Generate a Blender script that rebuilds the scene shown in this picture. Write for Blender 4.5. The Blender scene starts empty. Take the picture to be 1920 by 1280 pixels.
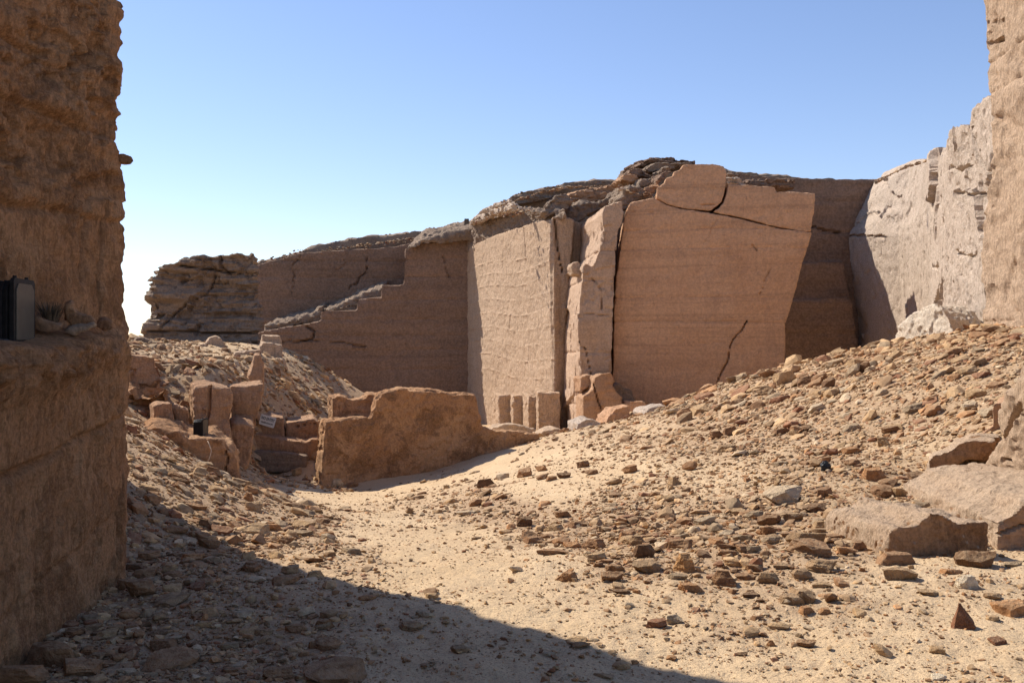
import bpy, bmesh, math, random
import numpy as np
from mathutils import Vector, Matrix
from mathutils.geometry import tessellate_polygon
random.seed(7); rng = np.random.default_rng(7)
SC = bpy.context.scene
C = SC.collection
# ---------------------------------------------------------------- camera, sky, sun
EYE = 1.6
F = 1867.0
cam = bpy.data.cameras.new('camera'); camo = bpy.data.objects.new('camera', cam); C.objects.link(camo)
cam.lens = 35.0; cam.sensor_width = 36.0; cam.clip_start = 0.05; cam.clip_end = 6000
camo.location = (0, 0, EYE); camo.rotation_euler = (math.radians(90), 0, 0)
SC.camera = camo
SUN_EL = 45.0
SUN_AZ = 305.5          # degrees clockwise from +Y (behind and left of the view)
W = bpy.data.worlds.new('World'); SC.world = W; W.use_nodes = True
wn = W.node_tree.nodes; wl = W.node_tree.links
sky = wn.new('ShaderNodeTexSky'); sky.sky_type = 'NISHITA'; sky.sun_disc = False
sky.sun_elevation = math.radians(SUN_EL); sky.sun_rotation = math.radians(SUN_AZ)
sky.air_density = 1.0; sky.dust_density = .15; sky.ozone_density = 2.2; sky.altitude = 100
hs = wn.new('ShaderNodeHueSaturation'); hs.inputs['Saturation'].default_value = 1.02; wl.new(sky.outputs['Color'], hs.inputs['Color'])
tn = wn.new('ShaderNodeMix'); tn.data_type = 'RGBA'; tn.blend_type = 'MULTIPLY'; tn.inputs[0].default_value = 1; tn.inputs[7].default_value = (1.03, .96, 1.04, 1)
wl.new(hs.outputs['Color'], tn.inputs[6]); wl.new(tn.outputs[2], wn['Background'].inputs['Color']); wn['Background'].inputs['Strength'].default_value = 0.112
sun = bpy.data.lights.new('sun', 'SUN'); suno = bpy.data.objects.new('sun', sun); C.objects.link(suno)
sun.energy = 4.9; sun.angle = math.radians(0.5); sun.color = (1.0, 0.93, 0.83)
_a = math.radians(SUN_AZ); _e = math.radians(SUN_EL)
SUNDIR = Vector((math.sin(_a) * math.cos(_e), math.cos(_a) * math.cos(_e), math.sin(_e)))
suno.rotation_euler = SUNDIR.to_track_quat('Z', 'Y').to_euler()
SC.view_settings.view_transform = 'Standard'; SC.view_settings.look = 'None'
SC.view_settings.exposure = 0.5; SC.view_settings.gamma = 1.0; SC.view_settings.use_curve_mapping = False
SC.cycles.max_bounces = 6; SC.cycles.diffuse_bounces = 4

# ---------------------------------------------------------------- noise in numpy
_perm = np.random.default_rng(3).permutation(256).astype(np.int64)
_perm = np.concatenate([_perm, _perm, _perm])
_g = np.random.default_rng(4).normal(size=(256, 3)); _g /= np.linalg.norm(_g, axis=1)[:, None]
def pn(P):
    P = np.asarray(P, float); I = np.floor(P).astype(np.int64); f = P - I; I &= 255
    u = f * f * f * (f * (f * 6 - 15) + 10)
    out = 0.0
    for dx in (0, 1):
        wx = u[:, 0] if dx else 1 - u[:, 0]
        for dy in (0, 1):
            wy = u[:, 1] if dy else 1 - u[:, 1]
            for dz in (0, 1):
                wz = u[:, 2] if dz else 1 - u[:, 2]
                h = _perm[_perm[_perm[I[:, 0] + dx] + I[:, 1] + dy] + I[:, 2] + dz]
                g = _g[h]
                out = out + wx * wy * wz * (g[:, 0] * (f[:, 0] - dx) + g[:, 1] * (f[:, 1] - dy) + g[:, 2] * (f[:, 2] - dz))
    return out * 1.6
def fbm(P, octv=4, gain=0.5):
    P = np.asarray(P, float); a = 1.0; s = 0.0; t = 0.0
    for i in range(octv):
        s = s + a * pn(P * 2.03 ** i + 17.3 * i); t += a; a *= gain
    return s / t * 1.4
def ridge(P, octv=3):
    P = np.asarray(P, float); a = 1.0; s = 0.0; t = 0
    for i in range(octv):
        s = s + a * (1 - 2 * np.abs(pn(P * 2.1 ** i + 9.1 * i))); t += a; a *= 0.5
    return s / t
def sstep(a, b, x):
    t = np.clip((x - a) / (b - a), 0, 1); return t * t * (3 - 2 * t)

# ---------------------------------------------------------------- the lens: photograph point + distance -> place
def at(px, py, D):
    return Vector(((px - 960) / F * D, D, EYE + (640 - py) / F * D))
class Plane:                       # a vertical plane through two plan points given as (photo column, distance)
    def __init__(s, a, b):
        s.A = Vector(((a[0] - 960) / F * a[1], a[1])); s.B = Vector(((b[0] - 960) / F * b[1], b[1]))
        d = (s.B - s.A).normalized(); s.n = Vector((d.y, -d.x))
        if s.n.dot(-s.A) < 0: s.n = -s.n
    def __call__(s, px, py):
        r = Vector(((px - 960) / F, 1.0)); t = s.n.dot(s.A) / s.n.dot(r)
        return at(px, py, t)
def flat(D): return Plane((900, D), (1000, D))

# ---------------------------------------------------------------- ground height
GC = [  # photo column, row, distance
 (560,1100,6.5),(700,1000,10),(620,951,14),(560,905,19),(500,905,18.3),(540,885,22.5),(800,1080,6.8),(1000,1100,6.5),(1300,1100,6.5),(1600,1100,6.5),(1900,1100,6.5),
 (430,960,10),(330,990,8.4),(250,1075,7),(330,880,13),(240,812,12),(235,900,9.5),(560,950,13),(440,903,16),(330,843,15.6),(270,803,15.6),(200,780,15.5),
 (240,652,24),(240,690,19.5),(300,690,21),(350,722,20),(430,722,20.6),(455,716,21.3),(455,716,22.5),(500,862,21.2),(560,862,21.2),(600,862,21.2),(505,778,22.4),(560,788,22.4),(600,792,23),(490,690,25),(400,660,30),(300,641,34),(480,645,34),(200,645,26),
 (500,700,25.5),(545,702,27),(620,738,32),(600,790,26),(612,845,23.5),(505,782,23.5),(480,866,20.6),(560,866,20.9),(600,860,22),(560,760,27),
 (603,918,20),(800,888,20.9),(900,855,21.5),(1000,826,22.4),(1050,812,24),(700,906,20.3),(1000,900,14),(900,900,16.5),(800,940,14.5),(900,1000,9.8),(1200,1000,9),(1500,1036,7.5),(1900,1036,7.5),
 (1850,910,9.8),(1600,900,10.2),(1400,850,13),(1200,850,15.5),(1200,780,24),(1350,724,24),(1500,682,23),(1300,780,19),(1500,760,16),(1700,700,15),(1700,640,21),(1900,622,18),(1780,622,21),(1900,700,13),(1900,800,10.8),(1700,800,12.5),(1125,800,22),
]
GW = [(-8,26,1.05),(-8,28,1.2),(-10,28,1.35),(-10.5,25,1.3),(-6.6,27.5,.85),(-9,32,1.45),(-8,22.5,.95),(-6.6,21.5,.75),(-11,35.5,1.5),(-9.3,35.5,1.45),(-6.8,33,.9),(0,4,0),(2.5,4,0),(-2.2,4,0),(0,0,0),(4,0,0),(-5,0,.1),(0,-8,0),(8,-8,.3),(-8,-8,.3),(8,4,.3),(-6,5,.3),(-6,9,.5),(7,8,.6),(11,12,1.6),(12,20,1.9),(20,20,2),
      (-8,15,1.2),(-10,22,1.5),(-14,36,1.6),(-20,45,1.55),(-25,60,1.5),(-9,36,1.6),(-11,40,1.4),(0,28,-1.3),(-3,30,-1.6),(2,34,-1.9),(5,33,-1.4),(8,32,-.7),(11,30,.6),(-6,40,-2.2),(0,42,-2.2),(-8,50,-2.6),(0,52,-2.6),(8,42,-2),(14,40,-.8),(15,48,-1),(-12,56,-2.4),(10,60,-2),(-4,26,-1.3),
      (40,40,2),(40,0,1.5),(-40,0,1.4),(-40,40,1.5),(0,-40,1),(0,75,-1),(-30,75,1.4),(30,75,1)]
_gp = np.array([tuple(at(*c)) for c in GC] + GW)
def _tpsK(d2): return 0.5 * d2 * np.log(d2 + 1e-9)
_n = len(_gp)
_d2 = ((_gp[:, None, :2] - _gp[None, :, :2]) ** 2).sum(-1)
_A = np.zeros((_n + 3, _n + 3)); _A[:_n, :_n] = _tpsK(_d2) + np.eye(_n) * 0.02
_A[:_n, _n] = 1; _A[:_n, _n + 1:] = _gp[:, :2]; _A[_n, :_n] = 1; _A[_n + 1:, :_n] = _gp[:, :2].T
_w = np.linalg.solve(_A, np.concatenate([_gp[:, 2], np.zeros(3)]))
def gz0(X, Y):
    X = np.atleast_1d(np.asarray(X, float)); Y = np.atleast_1d(np.asarray(Y, float)); out = np.empty(X.shape)
    for i in range(0, len(X), 20000):
        x = X[i:i + 20000]; y = Y[i:i + 20000]
        d2 = (x[:, None] - _gp[None, :, 0]) ** 2 + (y[:, None] - _gp[None, :, 1]) ** 2
        out[i:i + 20000] = _tpsK(d2) @ _w[:_n] + _w[_n] + x * _w[_n + 1] + y * _w[_n + 2]
    r = np.hypot(X, Y - 20); k = sstep(45, 70, r)
    return np.clip(out, -3.2, 3.0) * (1 - k) + 1.4 * k
DC = [(700,1000,.14),(800,1100,.15),(620,930,.12),(1000,1150,.13),(1200,1180,.15),(1500,1230,.15),(1800,1230,.16),(900,870,.12),(800,905,.2),(1150,880,.15),(1000,920,.15),(1000,1060,.1),(850,1020,.12),
 (900,925,.6),(950,955,.75),(1050,985,.75),(1130,1000,.85),(1200,1030,.7),(1350,1030,.8),(1450,970,.8),(1450,1080,.7),(1300,960,.55),(1250,900,.3),(1350,880,.4),(1500,1030,.7),(1550,1080,.5),
 (1300,820,.7),(1400,770,.9),(1500,710,.95),(1600,680,1),(1750,660,1),(1880,650,1),(1600,800,.85),(1750,760,.8),(1850,700,.8),(1500,850,.7),(1650,860,.6),(1750,820,.5),(1200,810,.5),(1500,930,.6),(1620,900,.6),
 (1700,1090,.25),(1900,1090,.25),(300,900,.8),(350,960,.9),(450,950,1),(500,1000,1),(560,980,.75),(600,1050,.5),(650,1090,.4),(300,1050,1),(300,1150,1),(400,1200,.9),(500,1150,.85),(600,1200,.6),(700,1200,.4),(800,1250,.3),(950,1250,.2),(250,830,.9),(380,900,1),
 (270,650,.8),(320,690,1),(400,700,.7),(380,660,.35),(450,645,.2),(450,700,.85),(560,720,.7),(560,770,1),(600,790,.9),(520,780,1),(500,870,.7),(560,880,.2)]
def _uvd(px, py): return ((px - 960) / 960.0, np.log(np.maximum(py, 641) - 560) * 1.3)
_dc = np.array(DC, float); _du, _dv = _uvd(_dc[:, 0], _dc[:, 1])
def dens(X, Y, Z):
    Yc = np.maximum(Y, 1.0); px = 960 + X / Yc * F; py = np.clip(640 + (EYE - Z) / Yc * F, 600, 1500)
    u, v = _uvd(px, py); d2 = (u[:, None] - _du) ** 2 + (v[:, None] - _dv) ** 2
    w = 1 / (d2 + 2e-3) ** 2
    d = (w * _dc[:, 2]).sum(1) / w.sum(1)
    return np.clip(d + 0.34 * fbm(np.stack([X, Y, Z * 0], 1) * 1.0, 4), 0.03, 1)
def gz(X, Y):
    X = np.atleast_1d(np.asarray(X, float)); Y = np.atleast_1d(np.asarray(Y, float))
    z = gz0(X, Y); P = np.stack([X, Y, X * 0], 1)
    k = 1 / (1 + (np.hypot(X, Y) / 60) ** 2)
    return z + k * (0.05 * fbm(P * 0.7, 3) + 0.022 * fbm(P * 3.1 + 5, 3))
def cast(px, py, dmax=60):          # where the line of sight through a photo point meets the ground
    px = np.atleast_1d(np.asarray(px, float)); py = np.atleast_1d(np.asarray(py, float))
    D = np.full(px.shape, np.nan); dy = 3.0
    prev = None; t = 3.0
    while t < dmax:
        X = (px - 960) / F * t; Zr = EYE + (640 - py) / F * t
        g = Zr - gz(X, np.full(px.shape, t))
        if prev is not None:
            hit = np.isnan(D) & (g < 0)
            D[hit] = (t - st + st * prev / (prev - g))[hit]
        prev = g; st = max(0.05, t * 0.02); t += st
    return D

# ---------------------------------------------------------------- object helpers
def props(o, label=None, cat=None, group=None, kind=None):
    if label: o['label'] = label
    if cat: o['category'] = cat
    if group: o['group'] = group
    if kind: o['kind'] = kind
    return o
def mesh_np(name, V, Fq, smooth=True):
    me = bpy.data.meshes.new(name); V = np.asarray(V, np.float32); Fq = np.asarray(Fq, np.int32)
    k = Fq.shape[1]
    me.vertices.add(len(V)); me.vertices.foreach_set('co', V.ravel())
    me.loops.add(Fq.size); me.loops.foreach_set('vertex_index', Fq.ravel())
    me.polygons.add(len(Fq)); me.polygons.foreach_set('loop_start', np.arange(0, Fq.size, k, dtype=np.int32))
    me.polygons.foreach_set('loop_total', np.full(len(Fq), k, np.int32))
    me.polygons.foreach_set('use_smooth', np.full(len(Fq), smooth)); me.update(calc_edges=True); me.validate()
    return me
def link(name, me, mat, parent=None, loc=(0, 0, 0)):
    o = bpy.data.objects.new(name, me); C.objects.link(o); o.location = loc
    if mat and not me.materials: me.materials.append(mat)
    if parent: o.parent = parent
    return o
def empty(name, loc, label, cat, group=None):
    o = bpy.data.objects.new(name, None); C.objects.link(o); o.location = loc; o.empty_display_size = .2
    return props(o, label, cat, group)

# ---------------------------------------------------------------- materials
class NT:
    def __init__(s, name):
        s.m = bpy.data.materials.new(name); s.m.use_nodes = True; s.t = s.m.node_tree; s.b = s.t.nodes['Principled BSDF']
        s.b.inputs['Roughness'].default_value = 0.95; s.b.inputs['Specular IOR Level'].default_value = 0.15
    def n(s, ty, **kw):
        nd = s.t.nodes.new(ty)
        for k, v in kw.items():
            if k.startswith('i_'):
                key = k[2:].replace('_', ' '); nd.inputs[int(key) if key.isdigit() else key].default_value = v
            else: setattr(nd, k, v)
        return nd
    def l(s, a, b): s.t.links.new(a, b)
    def pos(s, scale=(1, 1, 1), rot=(0, 0, 0), obj=False):
        if obj: src = s.n('ShaderNodeTexCoord').outputs['Object']
        else: src = s.n('ShaderNodeNewGeometry').outputs['Position']
        mp = s.n('ShaderNodeMapping'); mp.inputs['Scale'].default_value = scale; mp.inputs['Rotation'].default_value = rot
        s.l(src, mp.inputs['Vector']); return mp.outputs[0]
    def noise(s, vec, scale, detail=4, rough=.55, dist=0):
        nd = s.n('ShaderNodeTexNoise'); nd.inputs['Scale'].default_value = scale; nd.inputs['Detail'].default_value = detail
        nd.inputs['Roughness'].default_value = rough; nd.inputs['Distortion'].default_value = dist
        s.l(vec, nd.inputs['Vector']); return nd.outputs['Fac']
    def ramp(s, fac, a, b, ca=0, cb=1):
        nd = s.n('ShaderNodeMapRange'); nd.interpolation_type = 'SMOOTHSTEP'
        nd.inputs[1].default_value = a; nd.inputs[2].default_value = b; nd.inputs[3].default_value = ca; nd.inputs[4].default_value = cb
        s.l(fac, nd.inputs[0]); return nd.outputs[0]
    def mix(s, fac, a, b, mode='MIX'):
        nd = s.n('ShaderNodeMix'); nd.data_type = 'RGBA'; nd.blend_type = mode
        if isinstance(fac, (int, float)): nd.inputs[0].default_value = fac
        else: s.l(fac, nd.inputs[0])
        for i, c in ((6, a), (7, b)):
            if isinstance(c, tuple): nd.inputs[i].default_value = (*c, 1)
            else: s.l(c, nd.inputs[i])
        return nd.outputs[2]
    def math(s, op, a, b):
        nd = s.n('ShaderNodeMath', operation=op)
        for i, c in ((0, a), (1, b)):
            if isinstance(c, (int, float)): nd.inputs[i].default_value = c
            else: s.l(c, nd.inputs[i])
        return nd.outputs[0]
    def bump(s, h, strength, dist, prev=None):
        nd = s.n('ShaderNodeBump'); nd.inputs['Strength'].default_value = strength; nd.inputs['Distance'].default_value = dist
        s.l(h, nd.inputs['Height'])
        if prev is not None: s.l(prev, nd.inputs['Normal'])
        return nd.outputs[0]
    def done(s, col, nrm):
        s.l(col, s.b.inputs['Base Color']); 
        if nrm is not None: s.l(nrm, s.b.inputs['Normal'])
        return s.m
def sandstone(name, base, alt, varnish=(.16, .12, .10), vamt=.35, band=1.0, unit=1.0, chisel=.5, rot=(0, 0, 0), grain=1.0, patch=1.2, spk=.42, vth=.52):
    """unit: size in metres of the middle detail; chisel: strength of the tool strokes"""
    t = NT(name); P = t.pos()
    big = t.noise(P, .35 / unit, 5, .6)
    col = t.mix(t.ramp(big, .4, .6), base, alt)
    bandv = t.pos((.22 / unit, .22 / unit, 2.6 / unit))
    bd = t.noise(bandv, 1.0, 6, .65, .3)
    col = t.mix(t.math('MULTIPLY', t.ramp(bd, .48, .62), .42 * band), col, tuple(c * .62 for c in base))
    col = t.mix(t.math('MULTIPLY', t.ramp(bd, .48, .36), .3 * band), col, tuple(min(1, c * 1.22) for c in alt))
    thin = t.noise(t.pos((.12 / unit, .12 / unit, 9 / unit)), 1.0, 3, .5, .15)
    col = t.mix(t.math('MULTIPLY', t.ramp(thin, .60, .66), .4 * band), col, tuple(c * .5 for c in base))
    vn = t.noise(P, patch / unit, 9, .74, .4)
    col = t.mix(t.math('MULTIPLY', t.ramp(vn, vth, vth + .1), vamt), col, varnish)
    fine = t.noise(P, 14 / unit, 6, .75)
    col = t.mix(spk, col, t.mix(t.ramp(fine, .41, .59), tuple(c * .55 for c in base), tuple(min(1, c * 1.3) for c in base)))
    st = t.noise(t.pos((9 / unit, 9 / unit, 1.3 / unit), rot), 1.0, 5, .65, .2)
    col = t.mix(t.math('MULTIPLY', t.ramp(st, .5, .38), .5 * min(1.3, chisel)), col, tuple(c * .5 for c in base))  # shade of the stroke hollows painted into the colour, bump alone shows weakly
    pit = t.noise(P, 6 / unit, 8, .75, .3)
    col = t.mix(t.math('MULTIPLY', t.ramp(pit, .57, .66), .4 * grain), col, tuple(c * .45 for c in base))
    n = t.bump(st, min(1, .95 * chisel), .11 * unit)
    n = t.bump(t.noise(P, 24 / unit, 6, .75), min(1, .8 * grain), .035 * unit, n)
    n = t.bump(pit, min(1, .7 * grain), .13 * unit, n)
    return t.done(col, n)
M = {}
M['orange'] = sandstone('orange_sandstone', (.60, .345, .195), (.67, .405, .24), varnish=(.3, .19, .13), vamt=.3, band=.75, unit=1.2, chisel=.25, spk=.26)
M['pale'] = sandstone('pale_sandstone', (.53, .37, .245), (.59, .42, .285), vamt=.15, band=.35, unit=.9, chisel=.7)
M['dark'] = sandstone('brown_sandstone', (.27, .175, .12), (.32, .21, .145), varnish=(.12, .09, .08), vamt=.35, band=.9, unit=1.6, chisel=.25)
M['grey'] = sandstone('weathered_sandstone', (.27, .195, .14), (.36, .265, .185), varnish=(.17, .145, .13), vamt=.6, band=.8, unit=.9, chisel=.2, patch=.8)
M['white'] = sandstone('bleached_sandstone', (.56, .445, .345), (.48, .375, .285), varnish=(.36, .26, .18), vamt=.5, band=.25, unit=.8, chisel=.35, patch=1.0)
M['shoulder'] = sandstone('tan_sandstone', (.53, .36, .24), (.60, .42, .29), vamt=.2, band=.5, unit=.9, chisel=.4, spk=.3)
M['bleach'] = sandstone('white_sandstone', (.66, .55, .42), (.58, .46, .34), varnish=(.42, .30, .19), vamt=.4, band=.2, unit=.6, chisel=.3)
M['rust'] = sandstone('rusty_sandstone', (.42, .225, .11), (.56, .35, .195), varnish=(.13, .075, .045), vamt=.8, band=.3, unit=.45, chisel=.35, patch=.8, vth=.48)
M['ledge'] = sandstone('ledge_sandstone', (.44, .255, .145), (.52, .33, .20), varnish=(.2, .13, .09), vamt=.4, band=.5, unit=.4, chisel=.6, rot=(0, .35, 0))
M['near'] = sandstone('near_wall_sandstone', (.47, .245, .12), (.58, .335, .175), varnish=(.19, .09, .042), vth=.49, vamt=.8, band=.8, unit=.28, chisel=1.1, rot=(.32, 0, 0), grain=1.2, patch=.7)
M['slab'] = sandstone('slab_sandstone', (.52, .365, .24), (.57, .42, .285), varnish=(.28, .18, .11), vamt=.45, band=.15, unit=.22, chisel=.9, rot=(1.2, 0, .5), grain=1.1)

def ground_mat():
    t = NT('sand_and_gravel'); P = t.pos()
    at_ = t.n('ShaderNodeAttribute', attribute_name='gravel').outputs['Fac']
    sand = t.mix(t.ramp(t.noise(P, 1.1, 5, .6), .3, .7), (.57, .405, .235), (.62, .455, .275))
    grav = t.mix(t.ramp(t.noise(P, 9, 6, .7), .35, .65), (.36, .235, .135), (.50, .35, .21))
    f = t.math('ADD', t.math('MULTIPLY', at_, 1.0), t.math('MULTIPLY', t.math('SUBTRACT', t.noise(P, 5, 6, .7), .5), 1.2))
    col = t.mix(t.ramp(f, .12, .75), sand, grav)
    sp = t.noise(P, 70, 3, .7)
    col = t.mix(t.math('MULTIPLY', t.ramp(sp, .54, .62), .6), col, (.27, .18, .12))
    col = t.mix(t.math('MULTIPLY', t.ramp(t.noise(P, 38, 4, .7), .55, .64), .5), col, (.33, .22, .14))
    n = t.bump(t.noise(P, 60, 5, .75), .7, .012); n = t.bump(t.noise(P, 16, 5, .7), .8, .035, n)
    return t.done(col, n)
M['ground'] = ground_mat()
def stone_mat(name, src):
    t = NT(name); P = t.pos(obj=(src == 'obj'))
    if src == 'obj': tint = t.n('ShaderNodeObjectInfo').outputs['Color']
    else: tint = t.n('ShaderNodeAttribute', attribute_name='tint').outputs['Color']
    dk = t.mix(1.0, tint, (.68, .64, .62), 'MULTIPLY'); lt = t.mix(1.0, tint, (1.22, 1.2, 1.15), 'MULTIPLY')
    col = t.mix(t.ramp(t.noise(P, 18 if src != 'obj' else 3, 6, .7), .3, .7), dk, lt)
    nz_ = t.n('ShaderNodeSeparateXYZ'); t.l(t.n('ShaderNodeNewGeometry').outputs['Normal'], nz_.inputs[0])
    dn = t.math('MULTIPLY', t.ramp(nz_.outputs[2], .45, .95), t.ramp(t.noise(P, 25 if src != 'obj' else 4, 4, .7), .35, .6))
    col = t.mix(t.math('MULTIPLY', dn, .38), col, (.52, .37, .22))
    sp = t.noise(P, 90 if src != 'obj' else 12, 3, .6)
    col = t.mix(t.math('MULTIPLY', t.ramp(sp, .6, .7), .4), col, (.14, .10, .075))
    n = t.bump(t.noise(P, 50 if src != 'obj' else 7, 5, .7), .6, .02 if src != 'obj' else .12)
    return t.done(col, n)
M['stone'] = stone_mat('loose_stone', 'obj'); M['rubble'] = stone_mat('loose_rubble', 'attr')
def plain(name, col, rough=.6, metal=0, var=.3, scale=30):
    t = NT(name); P = t.pos(obj=True); t.b.inputs['Roughness'].default_value = rough; t.b.inputs['Metallic'].default_value = metal
    t.b.inputs['Specular IOR Level'].default_value = .15
    c = t.mix(t.ramp(t.noise(P, scale, 5, .7), .35, .7), tuple(x * (1 - var) for x in col), tuple(min(1, x * (1 + var)) for x in col))
    return t.done(c, t.bump(t.noise(P, scale * 3, 3), .1, .003))
M['metal'] = plain('dark_grey_metal', (.022, .020, .019), .55, 0)
M['glass'] = plain('dusty_glass', (.10, .088, .07), .35, 0, .15, 12)
M['signw'] = plain('sign_white', (.72, .70, .66), .6, 0, .08)
M['signk'] = plain('sign_black', (.03, .03, .03), .7, 0, .1)
M['cable'] = plain('pale_cable', (.42, .33, .25), .7, 0, .1)
M['dry'] = plain('dry_grass', (.10, .075, .05), .9, 0, .4)
M['plastic'] = plain('black_plastic', (.03, .032, .035), .45, 0, .4)

# ---------------------------------------------------------------- the setting: ground
def build_ground():
    na = 760; th = []
    a = np.linspace(-.62, .62, 430)
    b = np.linspace(.62, 2 * math.pi - .62, 82)[1:-1]
    th = np.concatenate([a, b]); nt = len(th)
    r = np.concatenate([[.4, 1.2, 2.2], np.geomspace(3.2, 62, 360), np.geomspace(66, 5000, 26)]); nr = len(r)
    T, R = np.meshgrid(th, r); X = (np.sin(T) * R).ravel(); Y = (np.cos(T) * R).ravel()
    Z = gz(X, Y)
    k = np.exp(-(np.hypot(X, Y) / 25) ** 2)
    Z = Z + k * .010 * fbm(np.stack([X, Y, X * 0], 1) * 13, 3)
    far = np.hypot(X, Y) > 70
    i = np.arange(nr - 1)[:, None] * nt; j = np.arange(nt)[None, :]; j2 = (j + 1) % nt
    Fq = np.stack([i + j, i + nt + j, i + nt + j2, i + j2], -1).reshape(-1, 4)[:, ::-1]
    V = np.concatenate([np.stack([X, Y, Z], 1), [[0, 0, float(gz(0, 0)[0])]]])
    me = mesh_np('sandy_ground', V, Fq)
    bmv = len(V) - 1
    d = dens(V[:, 0], V[:, 1], V[:, 2]); at_ = me.attributes.new('gravel', 'FLOAT', 'POINT'); at_.data.foreach_set('value', d.astype(np.float32))
    props(link('sandy_ground', me, M['ground']), kind='structure')
build_ground()

# ---------------------------------------------------------------- rock masses: rough solids, fused and eroded
def voxel_mesh(shells, voxel):
    V = []; Fs = []
    bm = bmesh.new()
    for front, back in shells:
        rows = front
        if isinstance(rows[0], (list, tuple)):                       # grid of rows
            nr = len(rows); nc = len(rows[0])
            A = [[bm.verts.new(p) for p in r] for r in rows]; B = [[bm.verts.new(p + back) for p in r] for r in rows]
            for i in range(nr - 1):
                for j in range(nc - 1):
                    bm.faces.new((A[i][j], A[i][j + 1], A[i + 1][j + 1], A[i + 1][j])); bm.faces.new((B[i][j], B[i + 1][j], B[i + 1][j + 1], B[i][j + 1]))
            ring = [(0, j) for j in range(nc)] + [(i, nc - 1) for i in range(1, nr)] + [(nr - 1, j) for j in range(nc - 2, -1, -1)] + [(i, 0) for i in range(nr - 2, 0, -1)]
            for k in range(len(ring)):
                a = ring[k]; b = ring[(k + 1) % len(ring)]
                bm.faces.new((A[a[0]][a[1]], B[a[0]][a[1]], B[b[0]][b[1]], A[b[0]][b[1]]))
        else:
            A = [bm.verts.new(p) for p in rows]
            if callable(back): B = [bm.verts.new(back(p)) for p in rows]
            else: B = [bm.verts.new(p + back) for p in rows]
            for tr in tessellate_polygon([[Vector((p.x, p.z, 0)) for p in rows]]):
                for S_ in (A, B[:]):
                    try: bm.faces.new([S_[q] for q in (tr if S_ is A else tr[::-1])])
                    except ValueError: pass
            for k in range(len(A)):
                k2 = (k + 1) % len(A); bm.faces.new((A[k2], A[k], B[k], B[k2]))
    bmesh.ops.triangulate(bm, faces=bm.faces[:]); bmesh.ops.recalc_face_normals(bm, faces=bm.faces[:])
    me = bpy.data.meshes.new('tmp'); bm.to_mesh(me); bm.free()
    o = bpy.data.objects.new('tmp', me); C.objects.link(o)
    md = o.modifiers.new('r', 'REMESH'); md.mode = 'VOXEL'; md.voxel_size = voxel; md.use_smooth_shade = True
    dg = bpy.context.evaluated_depsgraph_get(); out = bpy.data.meshes.new_from_object(o.evaluated_get(dg))
    bpy.data.objects.remove(o); bpy.data.meshes.remove(me)
    return out
def get_np(me):
    n = len(me.vertices); V = np.empty(n * 3, np.float32); me.vertices.foreach_get('co', V)
    N = np.empty(n * 3, np.float32); me.vertex_normals.foreach_get('vector', N)
    return V.reshape(-1, 3).astype(float), N.reshape(-1, 3).astype(float)
def crack(pts, plane, width=.06, depth=.3, wob=.06):
    width = width * .36 + .010; depth = depth * .7
    pts3 = [plane(*p) if not isinstance(p, Vector) else p for p in pts]
    n = np.array((plane.n.x, plane.n.y, 0)); 
    Q = []
    for a, b in zip(pts3[:-1], pts3[1:]):
        k = max(2, int((b - a).length / (width * 3)))
        for i in range(k): Q.append(tuple(a.lerp(b, i / k)))
    Q.append(tuple(pts3[-1])); Q = np.array(Q)
    Q = Q + wob * np.stack([pn(Q * 2.2), pn(Q * 2.2 + 31) * .0, pn(Q * 2.2 + 77)], 1)
    def f(V, N):
        lo = Q.min(0) - 1.0; hi = Q.max(0) + 1.0
        m = np.where(np.all((V > lo) & (V < hi), 1))[0]
        if not len(m): return
        P = V[m]; best = np.full(len(m), 9.)
        for a, b in zip(Q[:-1], Q[1:]):
            d = b - a; d2 = d - n * (d @ n); L = d2 @ d2 + 1e-9
            ap = P - a; pr = ap - np.outer(ap @ n, n)
            t = np.clip(pr @ d2 / L, 0, 1); dist = np.linalg.norm(pr - t[:, None] * d2, axis=1)
            dist[np.abs(ap @ n) > .8] = 9
            best = np.minimum(best, dist)
        k = np.clip(1 - best / (width * (.75 + .9 * pn(P * 1.1 + 40))).clip(.004), 0, 1) ** .7
        V[m] -= n * (depth * k)[:, None]
    return f
def grooves(zs, g=.06, w=.05, wob=.12, L=.25):
    L *= .4
    def f(V, N):
        z = V[:, 2] + wob * pn(V * (L, L, 0.0) + 3)
        s = sum(np.exp(-((z - zc) / w) ** 2) for zc in zs)
        h = np.hypot(N[:, 0], N[:, 1]); V -= N * (g * s * h)[:, None]
    return f
def strata(amp=.15, freq=1.6, tilt=(0, 0), sharp=3.0, seed=0):
    def f(V, N):
        z = (V[:, 2] + V[:, 0] * tilt[0] + V[:, 1] * tilt[1]) * freq + .35 * fbm(V * .35 + seed, 3)
        a = pn(np.stack([z * 1.0, z * 0 + seed, V[:, 0] * .12], 1)) + .5 * pn(np.stack([z * 2.7, z * 0 + 9 + seed, V[:, 0] * .25], 1))
        a = np.tanh(a * sharp) ; h = np.hypot(N[:, 0], N[:, 1])
        V[:, :2] += N[:, :2] * (amp * a * (h > .2))[:, None]
    return f
def rough(a1=.08, s1=.6, a2=.03, s2=2.5, a3=.0, s3=8, aniso=1.6, seed=0):
    def f(V, N):
        Q = V * (1, 1, aniso) + seed
        d = a1 * fbm(Q * s1, 3) + a2 * fbm(Q * s2 + 7, 3)
        if a3: d = d + a3 * fbm(Q * s3 + 3, 2)
        V += N * d[:, None]
    return f
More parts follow.
